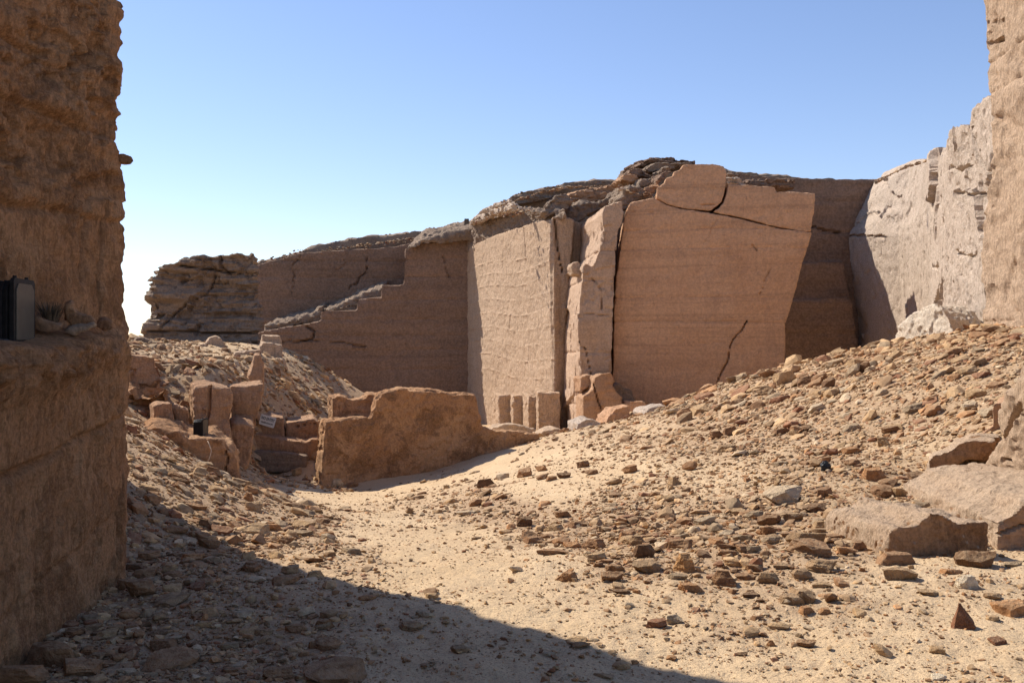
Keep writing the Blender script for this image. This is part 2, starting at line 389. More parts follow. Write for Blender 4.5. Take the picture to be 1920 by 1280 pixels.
def chips(amp=.12, s=1.2, th=.25, seed=0, box=None):     # shallow broken-out flakes
    def f(V, N):
        n = fbm(V * s + 50 + seed, 3); k = sstep(th, th + .07, n)
        if box is not None:
            c, rr = box; k = k * np.clip(1.5 - np.linalg.norm(V - np.array(c), axis=1) / rr, 0, 1)
        V -= N * (amp * k)[:, None]
    return f
def sheets(amp=.1, s=.7, steps=4, seed=0, aniso=1.0):       # thin layers peeled off in patches with crisp rims
    def f(V, N):
        n = fbm(V * (s, s, s * aniso) + 20 + seed, 4) * steps; q = np.floor(n); r = n - q; q = q + sstep(0, .12, r)
        V += N * (amp / steps * q)[:, None]
    return f
def facets(n, lo, hi, amp=.15, tilt=.05, seed=0, warp=.5):       # a face broken into flat-sided blocks that stand a little proud or back
    def f(V, N):
        r = np.random.default_rng(seed); S_ = r.uniform(lo, hi, (n, 3)); A = r.uniform(-amp, amp, n); T = r.normal(0, tilt, (n, 3))
        Q = V + warp * np.stack([fbm(V * .8 + seed, 3), fbm(V * .8 + 31 + seed, 3), fbm(V * .8 + 57 + seed, 3)], 1)
        d = ((Q[:, None] - S_[None]) ** 2 * (1, .55, 1)).sum(-1); k = d.argmin(1)
        o = A[k] + ((V - S_[k]) * T[k]).sum(1); V += N * o[:, None]
    return f
def ice_dirs(sub):
    bm = bmesh.new(); bmesh.ops.create_icosphere(bm, subdivisions=sub, radius=1)
    V = np.array([v.co[:] for v in bm.verts]); Fq = np.array([[v.index for v in f.verts] for f in bm.faces]); bm.free()
    return V / np.linalg.norm(V, axis=1)[:, None], Fq
def mass(name, shells, voxel, feats, mat, label=None, cat=None, group=None, kind=None, parent=None, mat2=None):
    me = voxel_mesh(shells, voxel); V, N = get_np(me)
    for f in feats:
        f(V, N)
    c = V.mean(0); base = np.array([c[0], c[1], V[:, 2].min()])
    if parent: base = np.array(parent.location)
    me.vertices.foreach_set('co', (V - base).astype(np.float32).ravel()); me.update()
    me.name = name
    me.materials.clear(); me.materials.append(M[mat])
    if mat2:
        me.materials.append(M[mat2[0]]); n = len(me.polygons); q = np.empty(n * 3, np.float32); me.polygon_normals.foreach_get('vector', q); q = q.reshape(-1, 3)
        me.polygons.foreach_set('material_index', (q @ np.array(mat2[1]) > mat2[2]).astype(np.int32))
    me.set_sharp_from_angle(angle=math.radians(38))
    o = bpy.data.objects.new(name, me); C.objects.link(o)
    if parent: o.parent = parent
    else: o.location = base
    return props(o, label, cat, group, kind)
def pr(poly, D, back=(0, 1, 0)):
    pl = flat(D) if isinstance(D, (int, float)) else D
    return ([pl(*p) for p in poly], Vector(back) if not callable(back) else back)

# --- hills behind the quarry
hill = [(480,700),(480,498),(500,489),(545,474),(585,462),(640,447),(700,438),(760,434),(800,432),(840,427),(885,420),(960,385),(1000,372),(1000,700)]
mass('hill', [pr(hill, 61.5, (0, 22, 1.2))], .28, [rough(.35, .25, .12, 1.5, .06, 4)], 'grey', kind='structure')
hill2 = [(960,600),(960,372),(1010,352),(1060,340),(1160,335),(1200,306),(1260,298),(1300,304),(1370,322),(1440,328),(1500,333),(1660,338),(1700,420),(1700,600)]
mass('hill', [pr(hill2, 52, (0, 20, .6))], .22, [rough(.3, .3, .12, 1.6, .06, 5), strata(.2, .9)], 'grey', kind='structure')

# --- far wall, shaded, with the stepped ledge line
PB = flat(56.0); PB2 = flat(59.5)
stepped = [(470,800),(470,630),(492,622),(540,612),(575,606),(600,602),(602,584),(671,583),(672,561),(686,560),(717,558),(717,536),(756,533),(758,466),(790,455),(840,452),(878,449),(884,560),(884,820)]
upper = [(478,700),(482,498),(520,488),(560,475),(600,472),(700,466),(745,462),(790,452),(800,620),(800,700)]
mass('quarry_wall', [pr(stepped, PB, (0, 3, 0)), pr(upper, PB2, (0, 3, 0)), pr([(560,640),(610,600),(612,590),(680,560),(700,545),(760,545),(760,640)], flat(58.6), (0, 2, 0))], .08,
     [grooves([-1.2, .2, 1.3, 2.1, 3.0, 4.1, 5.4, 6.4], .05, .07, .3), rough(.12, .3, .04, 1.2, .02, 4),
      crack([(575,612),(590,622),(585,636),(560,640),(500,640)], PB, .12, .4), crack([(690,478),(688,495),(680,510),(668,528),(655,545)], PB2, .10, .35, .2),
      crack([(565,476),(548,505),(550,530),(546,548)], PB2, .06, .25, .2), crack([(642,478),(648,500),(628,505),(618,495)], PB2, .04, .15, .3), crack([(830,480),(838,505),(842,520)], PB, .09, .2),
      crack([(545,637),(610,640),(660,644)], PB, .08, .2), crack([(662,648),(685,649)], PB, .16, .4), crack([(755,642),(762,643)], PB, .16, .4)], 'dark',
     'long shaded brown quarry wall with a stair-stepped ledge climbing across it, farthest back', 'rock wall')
for k, (poly, lab) in enumerate([
    ([(490,625),(500,610),(540,600),(580,590),(602,576),(602,603),(560,609),(520,616)], 'lowest grey scree heap on the stepped ledge of the far shaded wall'),
    ([(606,584),(630,574),(670,555),(717,537),(717,559),(690,561),(672,562),(670,584)], 'upper grey scree heap on the stepped ledge of the far shaded wall')]):
    mass('scree_heap', [pr(poly, 57.0, (0, 2.4, .5))], .09, [rough(.1, 1, .14, 3, .06, 6)], 'grey', lab, 'scree', 'scree on the stepped ledge')
# --- pale wall with the columns at its foot
PC = Plane((877, 56), (1037, 41.2)); 
wallc = [(868,830),(872,470),(884,462),(905,450),(940,436),(975,425),(1005,415),(1036,412),(1039,520),(1040,830)]
frontc = [(1036,830),(1030,480),(1032,440),(1036,408),(1056,406),(1074,412),(1074,440),(1068,520),(1056,640),(1053,830)]
root = empty('quarry_wall', (0, 46, -3), 'pale sunlit chiselled wall with a row of small column-like blocks along its foot', 'rock wall')
mass('wall_face', [pr(wallc, PC, (3, 2, 0)), pr(frontc, 41.25, (1.5, 9, 0)), ([at(1030,420,41.3), at(1052,420,41.3), at(1052,500,41.3), at(1030,500,41.3)], Vector((0, 2, 0)))], .06,
     [grooves([-1.3, .1, .9, 1.6, 2.3, 3.0, 3.7, 4.4, 5.0, 5.6], -.026, .03, .32, .3), rough(.05, .5, .03, 2.2, .02, 6), crack([(1040,412),(1043,450),(1048,480),(1054,510)], flat(41.2), .08, .5, .05),
      crack([(982,428),(985,460),(986,490)], PC, .35, .12, .1), crack([(958,590),(952,640),(950,680)], PC, .1, .1, .1)], 'pale', parent=root)
for px0, px1, pxb, top in ((935, 957, 922, 741), (962, 979, 957, 742), (991, 1006, 979, 742), (1009, 1050, 1006, 737)):
    w0 = PC(px1, 0).y - .12; a = at(px0, top, w0); b = PC(pxb, top); bk = Vector((b.x - a.x, b.y - a.y, .03))
    mass('column', [([a, at(px1 + 1, top, w0), at(px1 + 1, 850, w0), at(px0, 850, w0)], bk)], .045, [rough(.04, 1.0, .03, 3, .015, 9, seed=px0), sheets(.06, 1.1, 3, px0), chips(.04, 1.8, .2, px0)], 'pale', parent=root)
# --- split pillar left of the big panel
PE = flat(36.9)
pe = [(1090,840),(1087,700),(1083,620),(1086,560),(1090,522),(1093,500),(1098,493),(1112,498),(1122,470),(1130,430),(1128,400),(1134,386),(1165,378),(1168,400),(1165,420),(1159,432),(1156,500),(1152,560),(1149,640),(1146,700),(1145,840)]
mass('rock_pillar', [pr(pe, PE, (-.8, 8.2, 0))], .05, [facets(9, (2.3, 36.5, -2), (4.2, 38, 7), .05, .03, 8, .2), rough(.03, .7, .02, 3, .012, 8), grooves([-.8, 1.2, 3.9, 5.0], .05, .05, .2, .5),
     crack([(1108,520),(1122,535),(1128,545),(1128,580)], PE, .02, .2, .03), crack([(1086,640),(1098,655),(1104,680),(1107,705)], PE, .03, .25, .03), chips(.05, 1.2, .2, 3), crack([(1086,590),(1112,588),(1140,592)], PE, .05, .12, .03)], 'shoulder',
     'tall narrow cracked pillar between the pale column wall and the big smooth panel', 'rock pillar')
mass('rock_ledge', [pr([(1070,500),(1074,492),(1085,490),(1088,497),(1105,500),(1104,516),(1090,516),(1076,514)], 37.6, (-.1, 1.2, 0))], .04, [rough(.03, 1, .02, 4)], 'pale',
     'small stepped pale ledge wedged on the left shoulder of the split pillar', 'rock ledge')
# --- big smooth panel
PF = Plane((1143, 37.4), (1475, 35.6))
pf = [(1146,860),(1148,700),(1151,600),(1158,500),(1168,430),(1174,395),(1183,380),(1225,371),(1233,352),(1246,343),(1248,334),(1262,330),(1264,322),(1274,319),(1280,309),(1310,306),(1340,307),(1357,312),(1362,322),(1363,344),(1366,346),(1410,346),(1440,349),(1453,352),(1456,361),(1462,360),(1500,361),(1528,363),(1526,400),(1517,440),(1505,490),(1492,545),(1480,585),(1473,606),(1474,650),(1470,720),(1470,860)]
root = empty('quarry_wall', (6, 37, -2.5), 'huge smooth orange-brown quarried panel facing the camera with a thin diagonal crack', 'rock wall')
cut = [(1238,378.5),(1250,384.6),(1268,389.6),(1282,392.6),(1300,394.6),(1330,398.6),(1352,402.8),(1372,406),(1395,411),(1440,423),(1470,429),(1522,435.6)]
i0 = pf.index((1225,371)); i1 = pf.index((1526,400)); low = pf[:i0 + 1] + cut + pf[i1 + 2:]
topl = [(1231,370),(1233,352),(1246,343),(1248,334),(1262,330),(1264,322),(1274,319),(1280,309),(1310,306),(1340,307),(1357,312),(1362,322),(1361,344),(1358,365),(1353,379),(1344,387),(1333,395)] + [(1300,392),(1282,390),(1268,387),(1250,382)]
topr = [(1366,346),(1410,346),(1440,349),(1453,352),(1456,361),(1462,360),(1500,361),(1528,363),(1526,400),(1520,434),(1470,427.5),(1440,421.5),(1395,409.5),(1372,404.5),(1352,401),(1337,397),(1348,389),(1357,380),(1362,365)]
PFf = [rough(.04, .35, .02, 1.6, .012, 7), grooves([4.9, 5.6, 3.1, 2.2, -.9], .03, .03, .25, .2)]
mass('lower_panel', [pr(low, PF, (.6, 7.5, 0))], .05, PFf + [
     crack([(1443,505),(1428,540),(1412,580),(1402,600)], PF, .03, .12, .08), crack([(1402,600),(1388,620),(1368,650),(1362,680),(1345,718)], PF, .06, .3, .05), crack([(1366,592),(1378,602),(1391,613)], PF, .01, .06, .03),
     crack([(1348,405),(1330,440),(1312,475)], PF, .02, .06, .08), crack([(1363,588),(1400,589),(1470,588)], PF, .025, .06, .04), crack([(1410,458),(1420,470)], PF, .05, .12, .0),
     crack([(1262,642),(1362,643)], PF, .025, .06, .03), crack([(1185,398),(1225,399)], PF, .04, .08, .02)], 'orange', parent=root)
mass('top_block', [pr(topl, PF, (.6, 7.0, 0))], .045, PFf + [crack([(1300,385),(1325,384),(1352,381)], PF, .03, .12, .05)], 'orange', parent=root)
mass('top_block', [pr(topr, PF, (.6, 7.2, 0))], .045, PFf, 'orange', parent=root)
# --- dark wall right of it, and the sunlit corner wall
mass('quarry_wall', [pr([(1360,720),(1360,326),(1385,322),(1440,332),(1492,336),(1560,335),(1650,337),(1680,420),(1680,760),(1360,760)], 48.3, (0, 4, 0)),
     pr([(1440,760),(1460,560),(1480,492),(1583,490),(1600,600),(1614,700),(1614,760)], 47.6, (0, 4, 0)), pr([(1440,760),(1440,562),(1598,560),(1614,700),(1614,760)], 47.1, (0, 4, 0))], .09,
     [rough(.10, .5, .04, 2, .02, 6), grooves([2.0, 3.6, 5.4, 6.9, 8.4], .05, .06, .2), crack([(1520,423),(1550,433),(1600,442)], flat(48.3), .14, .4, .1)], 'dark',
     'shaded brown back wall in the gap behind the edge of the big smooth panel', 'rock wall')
rows = []
for (pys, c0) in (((338, 305, 291, 284), 1643), ((392, 385, 380, 378), 1614), ((440,) * 4, 1587), ((500,) * 4, 1593), ((600,) * 4, 1606), ((700,) * 4, 1614), ((780,) * 4, 1616)):
    r = []
    for i, D in enumerate((48.3, 43.5, 36, 26.5)):
        px = c0 + (1782 - c0) * (0, .5, .78, 1)[i]
        r.append(at(px, pys[i], D))
    rows.append(r)
PH = Plane((1610, 48), (1781, 26.6))
mass('quarry_wall', [(rows, Vector((5, 1.5, 0)))], .075, [facets(26, (11.5, 26, -1), (17, 49, 10), .10, .02, 3), rough(.03, .4, .02, 2.2, .02, 7, seed=5), chips(.04, 2.0, .25, 14),
     crack([(1724,312),(1712,340),(1706,370),(1694,395)], PH, .30, .35, .15), crack([(1686,398),(1710,392),(1728,380),(1746,376)], PH, .4, .4, .15), crack([(1672,510),(1706,500),(1722,505),(1744,498)], PH, .28, .3, .1),
     crack([(1700,570),(1725,566),(1742,552),(1745,540)], PH, .5, .8, .08), crack([(1660,360),(1648,390),(1640,420)], PH, .3, .4, .1), crack([(1600,440),(1650,450)], PH, .24, .3, .1)], 'white',
     'bleached rough wall half in sun with a slanting shadow edge, right of the dark corner', 'rock wall')
PI = Plane((1777, 26.6), (1850, 21.5))
mass('quarry_wall', [pr([(1766,760),(1772,292),(1777,262),(1780,245),(1792,236),(1808,230),(1822,229),(1824,205),(1836,194),(1850,184),(1868,176),(1868,760)], PI, (4, 1.5, 0))], .055,
     [facets(22, (9.8, 20.5, 0), (12, 27, 8.5), .08, .025, 5, .6), sheets(.09, .9, 4, 8, .8), rough(.03, .6, .02, 2.6, .015, 8, seed=9), chips(.04, 3, .22, 3), crack([(1826,240),(1830,265),(1836,290),(1842,302),(1852,316),(1866,334)], PI, .2, .5, .04),
      crack([(1790,362),(1815,365),(1850,368)], PI, .2, .4, .12), crack([(1780,316),(1800,322),(1818,312)], PI, .16, .3, .1), crack([(1792,470),(1812,480),(1835,474)], PI, .14, .3, .1)], 'white',
     'tall bleached flaking wall with stepped top beside the brown chiselled edge wall', 'rock wall')
PJ = Plane((1850, 20.7), (1990, 17.5))
mass('quarry_wall', [pr([(1840,760),(1838,560),(1843,420),(1856,330),(1858,190),(1852,150),(1850,120),(1848,60),(1846,-20),(1850,-420),(2260,-420),(2260,760)], PJ, (3.5, 1.2, 0))], .06,
     [rough(.07, .8, .035, 3, .015, 9, seed=13), grooves([6.7, 7.35, 5.4, 2.0], .03, .03, .1, .5), chips(.05, 1.4, .2, 5), crack([(1852,45),(1882,38)], PJ, .06, .25, .02), crack([(1852,82),(1882,74)], PJ, .07, .3, .02), crack([(1866,180),(1880,172)], PJ, .1, .3, .02)], 'pale',
     'tallest brown-pink chiselled wall rising out of the top corner of the view', 'rock wall')
# --- layered outcrop far left
PA = flat(35.0)
pa = [(272,668),(275,640),(277,580),(277,545),(284,538),(283,522),(292,510),(300,500),(318,494),(340,489),(345,484),(385,479),(400,480),(436,476),(440,473),(468,473),(478,484),(483,500),(486,540),(490,570),(491,610),(486,625),(488,668)]
mass('rock_outcrop', [pr(pa, PA, (-2.1, 6, -.2))], .055, [strata(.11, 1.9, (.05, 0), 5, 2), strata(.05, 5, (-.05, 0), 4, 8), rough(.10, .7, .05, 2.4, .03, 7), chips(.16, 1.1, .12, 1), chips(.08, 2.5, .15, 4),
     crack([(402,500),(394,530),(385,552),(362,560),(340,575),(318,595),(305,612)], PA, .07, .35, .06), crack([(277,622),(330,620),(400,624),(488,624)], PA, .06, .35, .03), crack([(340,498),(390,503),(440,512)], PA, .09, .4, .05), crack([(372,611),(373,620)], PA, .04, .2, .01),
     crack([(414,480),(416,500),(430,514)], PA, .1, .4, .03)], 'grey',
     'big squat layered outcrop with ragged top standing alone on the sandy terrace', 'rock outcrop')
# --- boulders and slabs on top of the cliffs
caps = [
 ([(886,412),(896,400),(915,388),(940,377),(958,372),(975,384),(978,392),(955,396),(925,404),(905,416),(890,418)], Plane((877, 54), (1037, 40.3)), 'white', 'long pale overhanging capstone at the left end of the cliff top'),
 ([(958,372),(975,360),(1010,355),(1042,356),(1038,368),(1020,376),(990,380),(974,384)], 51, 'grey', 'flat brown cap slab lying just behind the long pale capstone'),
 ([(1016,402),(1020,388),(1032,374),(1050,364),(1064,362),(1072,378),(1068,390),(1045,398),(1024,408)], 41.6, 'grey', 'dark wedge-shaped boulder leaning in the middle of the cliff top'),
 ([(1068,372),(1072,362),(1084,357),(1110,352),(1150,347),(1154,356),(1138,372),(1118,382),(1100,388),(1084,380)], 44, 'ledge', 'big tan cap boulder with a shaded underside, on the cliff above the split pillar'),
 ([(1163,338),(1172,328),(1180,326),(1206,336),(1196,350),(1182,346)], 39.5, 'ledge', 'orange tilted block at the left foot of the summit pile'),
 ([(1176,324),(1188,314),(1212,320),(1226,328),(1222,336),(1200,332)], 40.5, 'dark', 'long brown slab lying over the orange tilted block'),
 ([(1194,352),(1204,336),(1220,334),(1214,350),(1204,362)], 39, 'grey', 'grey chunk propped beside the orange tilted block'),
 ([(1200,370),(1206,352),(1226,344),(1240,336),(1236,350),(1228,364),(1222,370)], 38.6, 'ledge', 'two-toned block jammed against the corner of the big panel'),
 ([(1226,344),(1238,330),(1256,320),(1250,332),(1240,342)], 39, 'dark', 'narrow slanting block along the stepped corner of the big panel'),
 ([(1238,322),(1246,314),(1258,312),(1252,322),(1244,326)], 40, 'grey', 'small pale block in the middle of the summit pile'),
 ([(1206,318),(1230,306),(1270,305),(1300,308),(1278,314),(1250,318),(1220,322)], 41.5, 'grey', 'thick grey layer near the crown of the summit pile'),
 ([(1198,312),(1206,300),(1225,295),(1262,295),(1296,302),(1312,305),(1280,306),(1230,306)], 42.5, 'dark', 'dark thin topmost slab crowning the cliff'),
 ([(1364,326),(1372,323),(1391,325),(1390,332),(1366,332)], 41, 'dark', 'small flat dark stone perched behind the top corner of the big panel'),
 ([(1396,338),(1402,334),(1492,336),(1494,352),(1400,350)], 43, 'dark', 'long low brown shelf showing over the top edge of the big panel'),
 ([(1362,345),(1364,333),(1385,332),(1398,340),(1402,347),(1380,348)], 40, 'white', 'pale grey rubble lump behind the top edge of the big panel'),
]
for i, (poly, D, mt, lab) in enumerate(caps):
    mass('cap_boulder', [pr(poly, D, (random.uniform(-.5, .2), 2.6, .15))], .05, [rough(.06, 1.2, .04, 3.5, .03, 9, seed=i * 3), strata(.08, 3, (.1, 0), 5, seed=i), chips(.09, 1.5, .1, i)], mt, lab, 'boulder', 'boulders capping the cliff')
mass('rubble_bank', [pr([(872,470),(880,440),(886,416),(930,402),(980,396),(1030,396),(1060,392),(1060,412),(1030,420),(1000,424),(940,444),(890,470)], Plane((877, 56.3), (1037, 42)), (0, 3, .5)), pr([(1030,420),(1030,398),(1070,385),(1130,378),(1165,352),(1195,352),(1215,372),(1150,384),(1120,396),(1078,418)], 43, (0, 3, .5)),
     pr([(1155,400),(1158,376),(1170,352),(1200,350),(1224,370),(1190,382),(1178,392)], 38.2, (0, 3, .4))], .055, [rough(.16, 1.0, .12, 3, .05, 7)], 'grey',
     'loose brown rubble packed between the cliff faces and the cap boulders', 'rubble')
mass('rubble_bank', [pr([(760,470),(790,448),(830,440),(880,430),(890,440),(885,452),(840,452),(792,456)], 55.5, (0, 4, 1))], .09, [rough(.2, .8, .12, 3, .05, 7)], 'grey', 'rough rubble lip along the top of the far shaded wall', 'rubble')
# --- rocks at the foot of the panel
foot = [
 ([(1088,708),(1104,702),(1114,705),(1112,718),(1100,728),(1089,736)], 36.3, 'ledge', 'small tan block tucked under the split pillar', .05),
 ([(1092,800),(1092,745),(1112,730),(1114,706),(1128,700),(1146,700),(1152,712),(1150,722),(1156,735),(1166,745),(1170,790),(1170,805)], 35.6, 'ledge', 'large cracked brown boulder broken off at the base of the split pillar', .05),
 ([(1152,800),(1150,722),(1160,718),(1172,728),(1184,730),(1192,752),(1184,800)], 36.2, 'grey', 'ragged upright chunk behind the large cracked boulder', .05),
 ([(1180,790),(1180,752),(1206,753),(1210,757),(1209,780),(1200,790)], 35.0, 'orange', 'neat square block at the foot of the big panel', .04),
 ([(1134,797),(1140,780),(1154,766),(1180,761),(1180,779),(1156,792),(1145,800)], 25.5, 'orange', 'thin tan slab leaning on edge in the sand before the cracked boulder', .03),
 ([(1082,812),(1082,794),(1098,786),(1112,785),(1130,793),(1128,802),(1100,818)], 24.2, 'white', 'white rounded boulder on the sand ridge before the split pillar', .03),
 ([(918,812),(924,802),(944,796),(975,797),(1003,805),(1006,814),(960,818)], 30, 'slab', 'low pale hump behind the tail of the rusty block', .04),
 ([(1008,816),(1022,806),(1046,802),(1060,808),(1056,818)], 25.5, 'slab', 'thin flat slab at the tip of the rusty block tail', .03),
 ([(1208,776),(1216,765),(1230,762),(1256,760),(1262,768),(1235,782),(1212,784)], 23.6, 'white', 'pale flat slab half buried on the ridge before the big panel', .03),
]
for i, (poly, D, mt, lab, vx) in enumerate(foot):
    mass('boulder', [pr(poly, float(D), (-.15, 1.3, -.05))], vx, [rough(.05, 1.3, .04, 4, .015, 10, seed=i * 5 + 2)] + ([crack([(1115,720),(1125,760),(1134,790)], flat(35.6), .06, .3)] if i == 1 else []), mt, lab, 'boulder')
mass('boulder', [pr([(1672,655),(1678,632),(1692,608),(1714,590),(1738,572),(1752,571),(1768,582),(1780,600),(1786,620),(1786,655)], Plane((1675, 22.6), (1786, 20.2)), (1.2, 1.2, 0))], .035,
     [rough(.05, .9, .03, 3, .02, 8, seed=3), sheets(.12, .9, 3, 6)], 'bleach', 'large bright white boulder at the foot of the bleached wall, on the rubble crest', 'boulder')

# --- rusty block in the middle of the path
PK = Plane((603, 20.0), (1000, 22.3))
pk = [(602,930),(603,890),(606,840),(609,789),(640,787),(660,786),(680,783),(697,783),(699,770),(703,762),(706,748),(714,739),(730,732),(760,730),(800,732),(830,735),(850,738),(870,738),(890,742),(894,752),(897,778),(902,795),(910,805),(930,809),(960,810),(985,812),(1010,815),(1012,840),(900,900),(700,930)]
blk = mass('carved_block', [pr(pk, PK, (-.25, .8, 0)), pr([(620,800),(620,744),(640,741),(660,748),(680,746),(694,738),(712,740),(712,800)], flat(21.0), (-.2, .8, 0))], .028,
     [rough(.04, .9, .02, 3.5, .01, 10, seed=21), chips(.03, 2.5, .1, 9), sheets(.05, 1.5, 3, 2)], 'rust', 'long rusty-orange carved block with a stepped top, standing mid-quarry', 'carved rock')

# --- ledges and pillars on the left
ledges = [
 ('rock_ledge', [(226,735),(227,668),(238,664),(262,667),(291,669),(294,690),(303,716),(300,735)], 18.3, (-.2, 1.6, 0), 'ledge', 'upper tan carved block peeping out just past the near wall edge', 'rock ledge', [chips(.06, 2, .15, 2)]),
 ('rock_ledge', [(226,812),(230,745),(240,728),(262,722),(300,722),(312,730),(318,752),(330,762),(330,812)], 17.6, (-.2, 1.6, 0), 'rust', 'dark broken undercut mass below the upper tan block', 'rock ledge', [chips(.25, 1.6, -.05, 3), rough(.12, 1.4, .06, 4)]),
 ('rock_pillar', [(288,812),(288,762),(300,756),(322,756),(328,790),(332,812)], 17.1, (-.1, .8, 0), 'ledge', 'short chiselled stub left of the small floodlight', 'rock pillar', []),
 ('rock_ledge', [(324,815),(328,784),(326,758),(338,764),(353,768),(356,800),(356,815)], 17.5, (-.1, 1.2, 0), 'ledge', 'low stepped stub between the chiselled stub and the split pillar', 'rock ledge', []),
 ('rock_pillar', [(366,880),(366,790),(364,738),(368,724),(395,722),(420,726),(431,727),(434,742),(433,800),(432,890)], 17.9, (-.12, 1.7, 0), 'ledge', 'square upright pillar directly behind the small floodlight', 'rock pillar', [crack([(395,724),(392,760),(386,800),(384,840)], flat(17.9), .06, .15, .02), rough(.04, 2, .02, 8)]),
 ('rock_ledge', [(432,810),(433,724),(462,724),(494,720),(490,750),(478,800),(474,812)], 19.4, (0, 1.8, 0), 'ledge', 'broad flat-faced block right of the square pillar', 'rock ledge', [grooves([-.05], .06, .05, .05, 1)]),
 ('rock_ledge', [(430,890),(433,800),(445,793),(462,796),(477,800),(472,835),(464,868),(456,885)], 18.5, (0, 1.5, .15), 'ledge', 'rounded lower shoulder with rubble on top below the broad flat block', 'rock ledge', [rough(.05, 1.5, .03, 5)]),
 ('rock_ledge', [(262,820),(268,808),(290,800),(310,802),(335,812),(352,822),(378,822),(398,822),(412,826),(428,842),(440,847),(446,862),(448,915),(420,905),(380,885),(330,855),(290,830)], 16.2, (0, 1.3, .12), 'rust', 'dark red-brown sloping bench with the small floodlight standing on it', 'rock ledge', [rough(.06, 1.5, .03, 5), crack([(424,846),(428,862),(424,880),(428,900)], flat(16.2), .05, .2, .03)]),
 ('rock_ledge', [(476,818),(480,776),(500,778),(532,783),(534,822),(515,823)], 21.4, (0, 1.4, 0), 'ledge', 'brown block carrying the white sign', 'rock ledge', []),
 ('rock_ledge', [(537,828),(538,793),(560,789),(588,785),(596,791),(600,806),(597,818),(580,824)], 21.6, (0, 1.4, 0), 'ledge', 'tan block with a row of small holes right of the white sign', 'rock ledge', [crack([(557,799),(559,799)], flat(21.6), .04, .12, 0), crack([(569,797),(571,797)], flat(21.6), .04, .12, 0), crack([(580,795),(582,795)], flat(21.6), .04, .12, 0), crack([(589,794),(591,794)], flat(21.6), .04, .12, 0)]),
 ('rock_ledge', [(470,860),(475,812),(500,818),(540,825),(575,828),(585,823),(597,822),(596,840),(584,850),(578,870),(470,870)], 21.0, (0, 1.5, 0), 'ledge', 'long low curved course under the sign block', 'rock ledge', []),
 ('rock_ledge', [(466,885),(470,845),(500,846),(550,851),(578,854),(574,885)], 20.7, (0, 1.2, 0), 'grey', 'lowest flat step at the foot of the sign ledge', 'rock ledge', []),
 ('rock_ledge', [(489,650),(491,627),(525,630),(528,650)], 29.5, (0, 1.6, 0), 'pale', 'topmost block of the stair beside the layered outcrop', 'rock ledge', []),
 ('rock_ledge', [(486,680),(487,648),(492,641),(510,642),(529,646),(532,680)], 28.6, (0, 1.5, 0), 'pale', 'middle block of the stair beside the layered outcrop', 'rock ledge', []),
 ('rock_ledge', [(488,705),(488,670),(532,673),(542,700),(542,712),(488,712)], 27.8, (0, 1.4, 0), 'pale', 'lowest block of the stair beside the layered outcrop', 'rock ledge', []),
 ('rock_ledge', [(437,690),(438,662),(450,658),(486,656),(488,690)], 26.5, (0, 1.0, 0), 'pale', 'low cut slab at the sandy edge before the block stair', 'rock ledge', []),
 ('rock_ledge', [(462,740),(464,704),(470,690),(478,664),(488,664),(494,684),(494,740)], 22.6, (0, 1.2, 0), 'ledge', 'tapering rib above the broad flat block', 'rock ledge', []),
 ('boulder', [(384,662),(385,644),(392,633),(404,629),(414,634),(424,654),(424,664)], 31.5, (0, .8, 0), 'pale', 'pale rounded boulder at the foot of the layered outcrop', 'boulder', []),
 ('boulder', [(354,660),(360,652),(380,643),(388,646),(386,656),(378,664)], 31.0, (0, .8, 0), 'pale', 'low wedge lying just left of the pale rounded boulder', 'boulder', []),
 ('boulder', [(246,650),(252,636),(262,631),(272,634),(286,640),(290,650)], 30, (0, .8, 0), 'grey', 'dark little knoll on the skyline left of the layered outcrop', 'boulder', []),
]
for i, (nm, poly, D, back, mt, lab, cat, ex) in enumerate(ledges):
    back = (back[0] + (sum(p[0] for p in poly) / len(poly) - 975) / F * back[1], back[1], back[2])
    mass(nm, [pr(poly, float(D), back)], .028 if D < 25 else .05, [rough(.03, 1.1, .018, 4, .009, 12, seed=i * 2.3), sheets(.03, 1.2, 3, i), chips(.015, 3, .2, i)] + ex, mt, lab, cat, 'carved ledges on the left bank' if nm != 'boulder' and D < 23 else None)

# --- slabs and rocks at the right edge
PS = flat(7.45)
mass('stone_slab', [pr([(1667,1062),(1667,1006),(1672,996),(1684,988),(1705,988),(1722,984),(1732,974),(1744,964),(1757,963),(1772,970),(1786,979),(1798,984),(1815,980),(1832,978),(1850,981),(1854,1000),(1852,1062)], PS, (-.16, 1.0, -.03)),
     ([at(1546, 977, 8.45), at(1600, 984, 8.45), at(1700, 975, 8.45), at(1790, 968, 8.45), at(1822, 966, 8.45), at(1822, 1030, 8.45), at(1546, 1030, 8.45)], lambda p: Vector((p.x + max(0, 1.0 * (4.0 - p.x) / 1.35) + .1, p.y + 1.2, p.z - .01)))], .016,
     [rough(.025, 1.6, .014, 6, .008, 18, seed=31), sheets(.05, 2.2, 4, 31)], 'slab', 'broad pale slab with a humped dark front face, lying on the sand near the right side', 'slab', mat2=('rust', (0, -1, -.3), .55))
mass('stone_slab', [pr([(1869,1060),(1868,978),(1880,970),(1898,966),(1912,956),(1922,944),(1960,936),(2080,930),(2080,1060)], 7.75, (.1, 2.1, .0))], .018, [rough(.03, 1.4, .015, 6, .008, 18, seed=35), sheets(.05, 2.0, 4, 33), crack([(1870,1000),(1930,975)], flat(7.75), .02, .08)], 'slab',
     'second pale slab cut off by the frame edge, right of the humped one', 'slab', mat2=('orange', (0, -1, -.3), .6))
PN = Plane((1830, 10.1), (1990, 8.7))
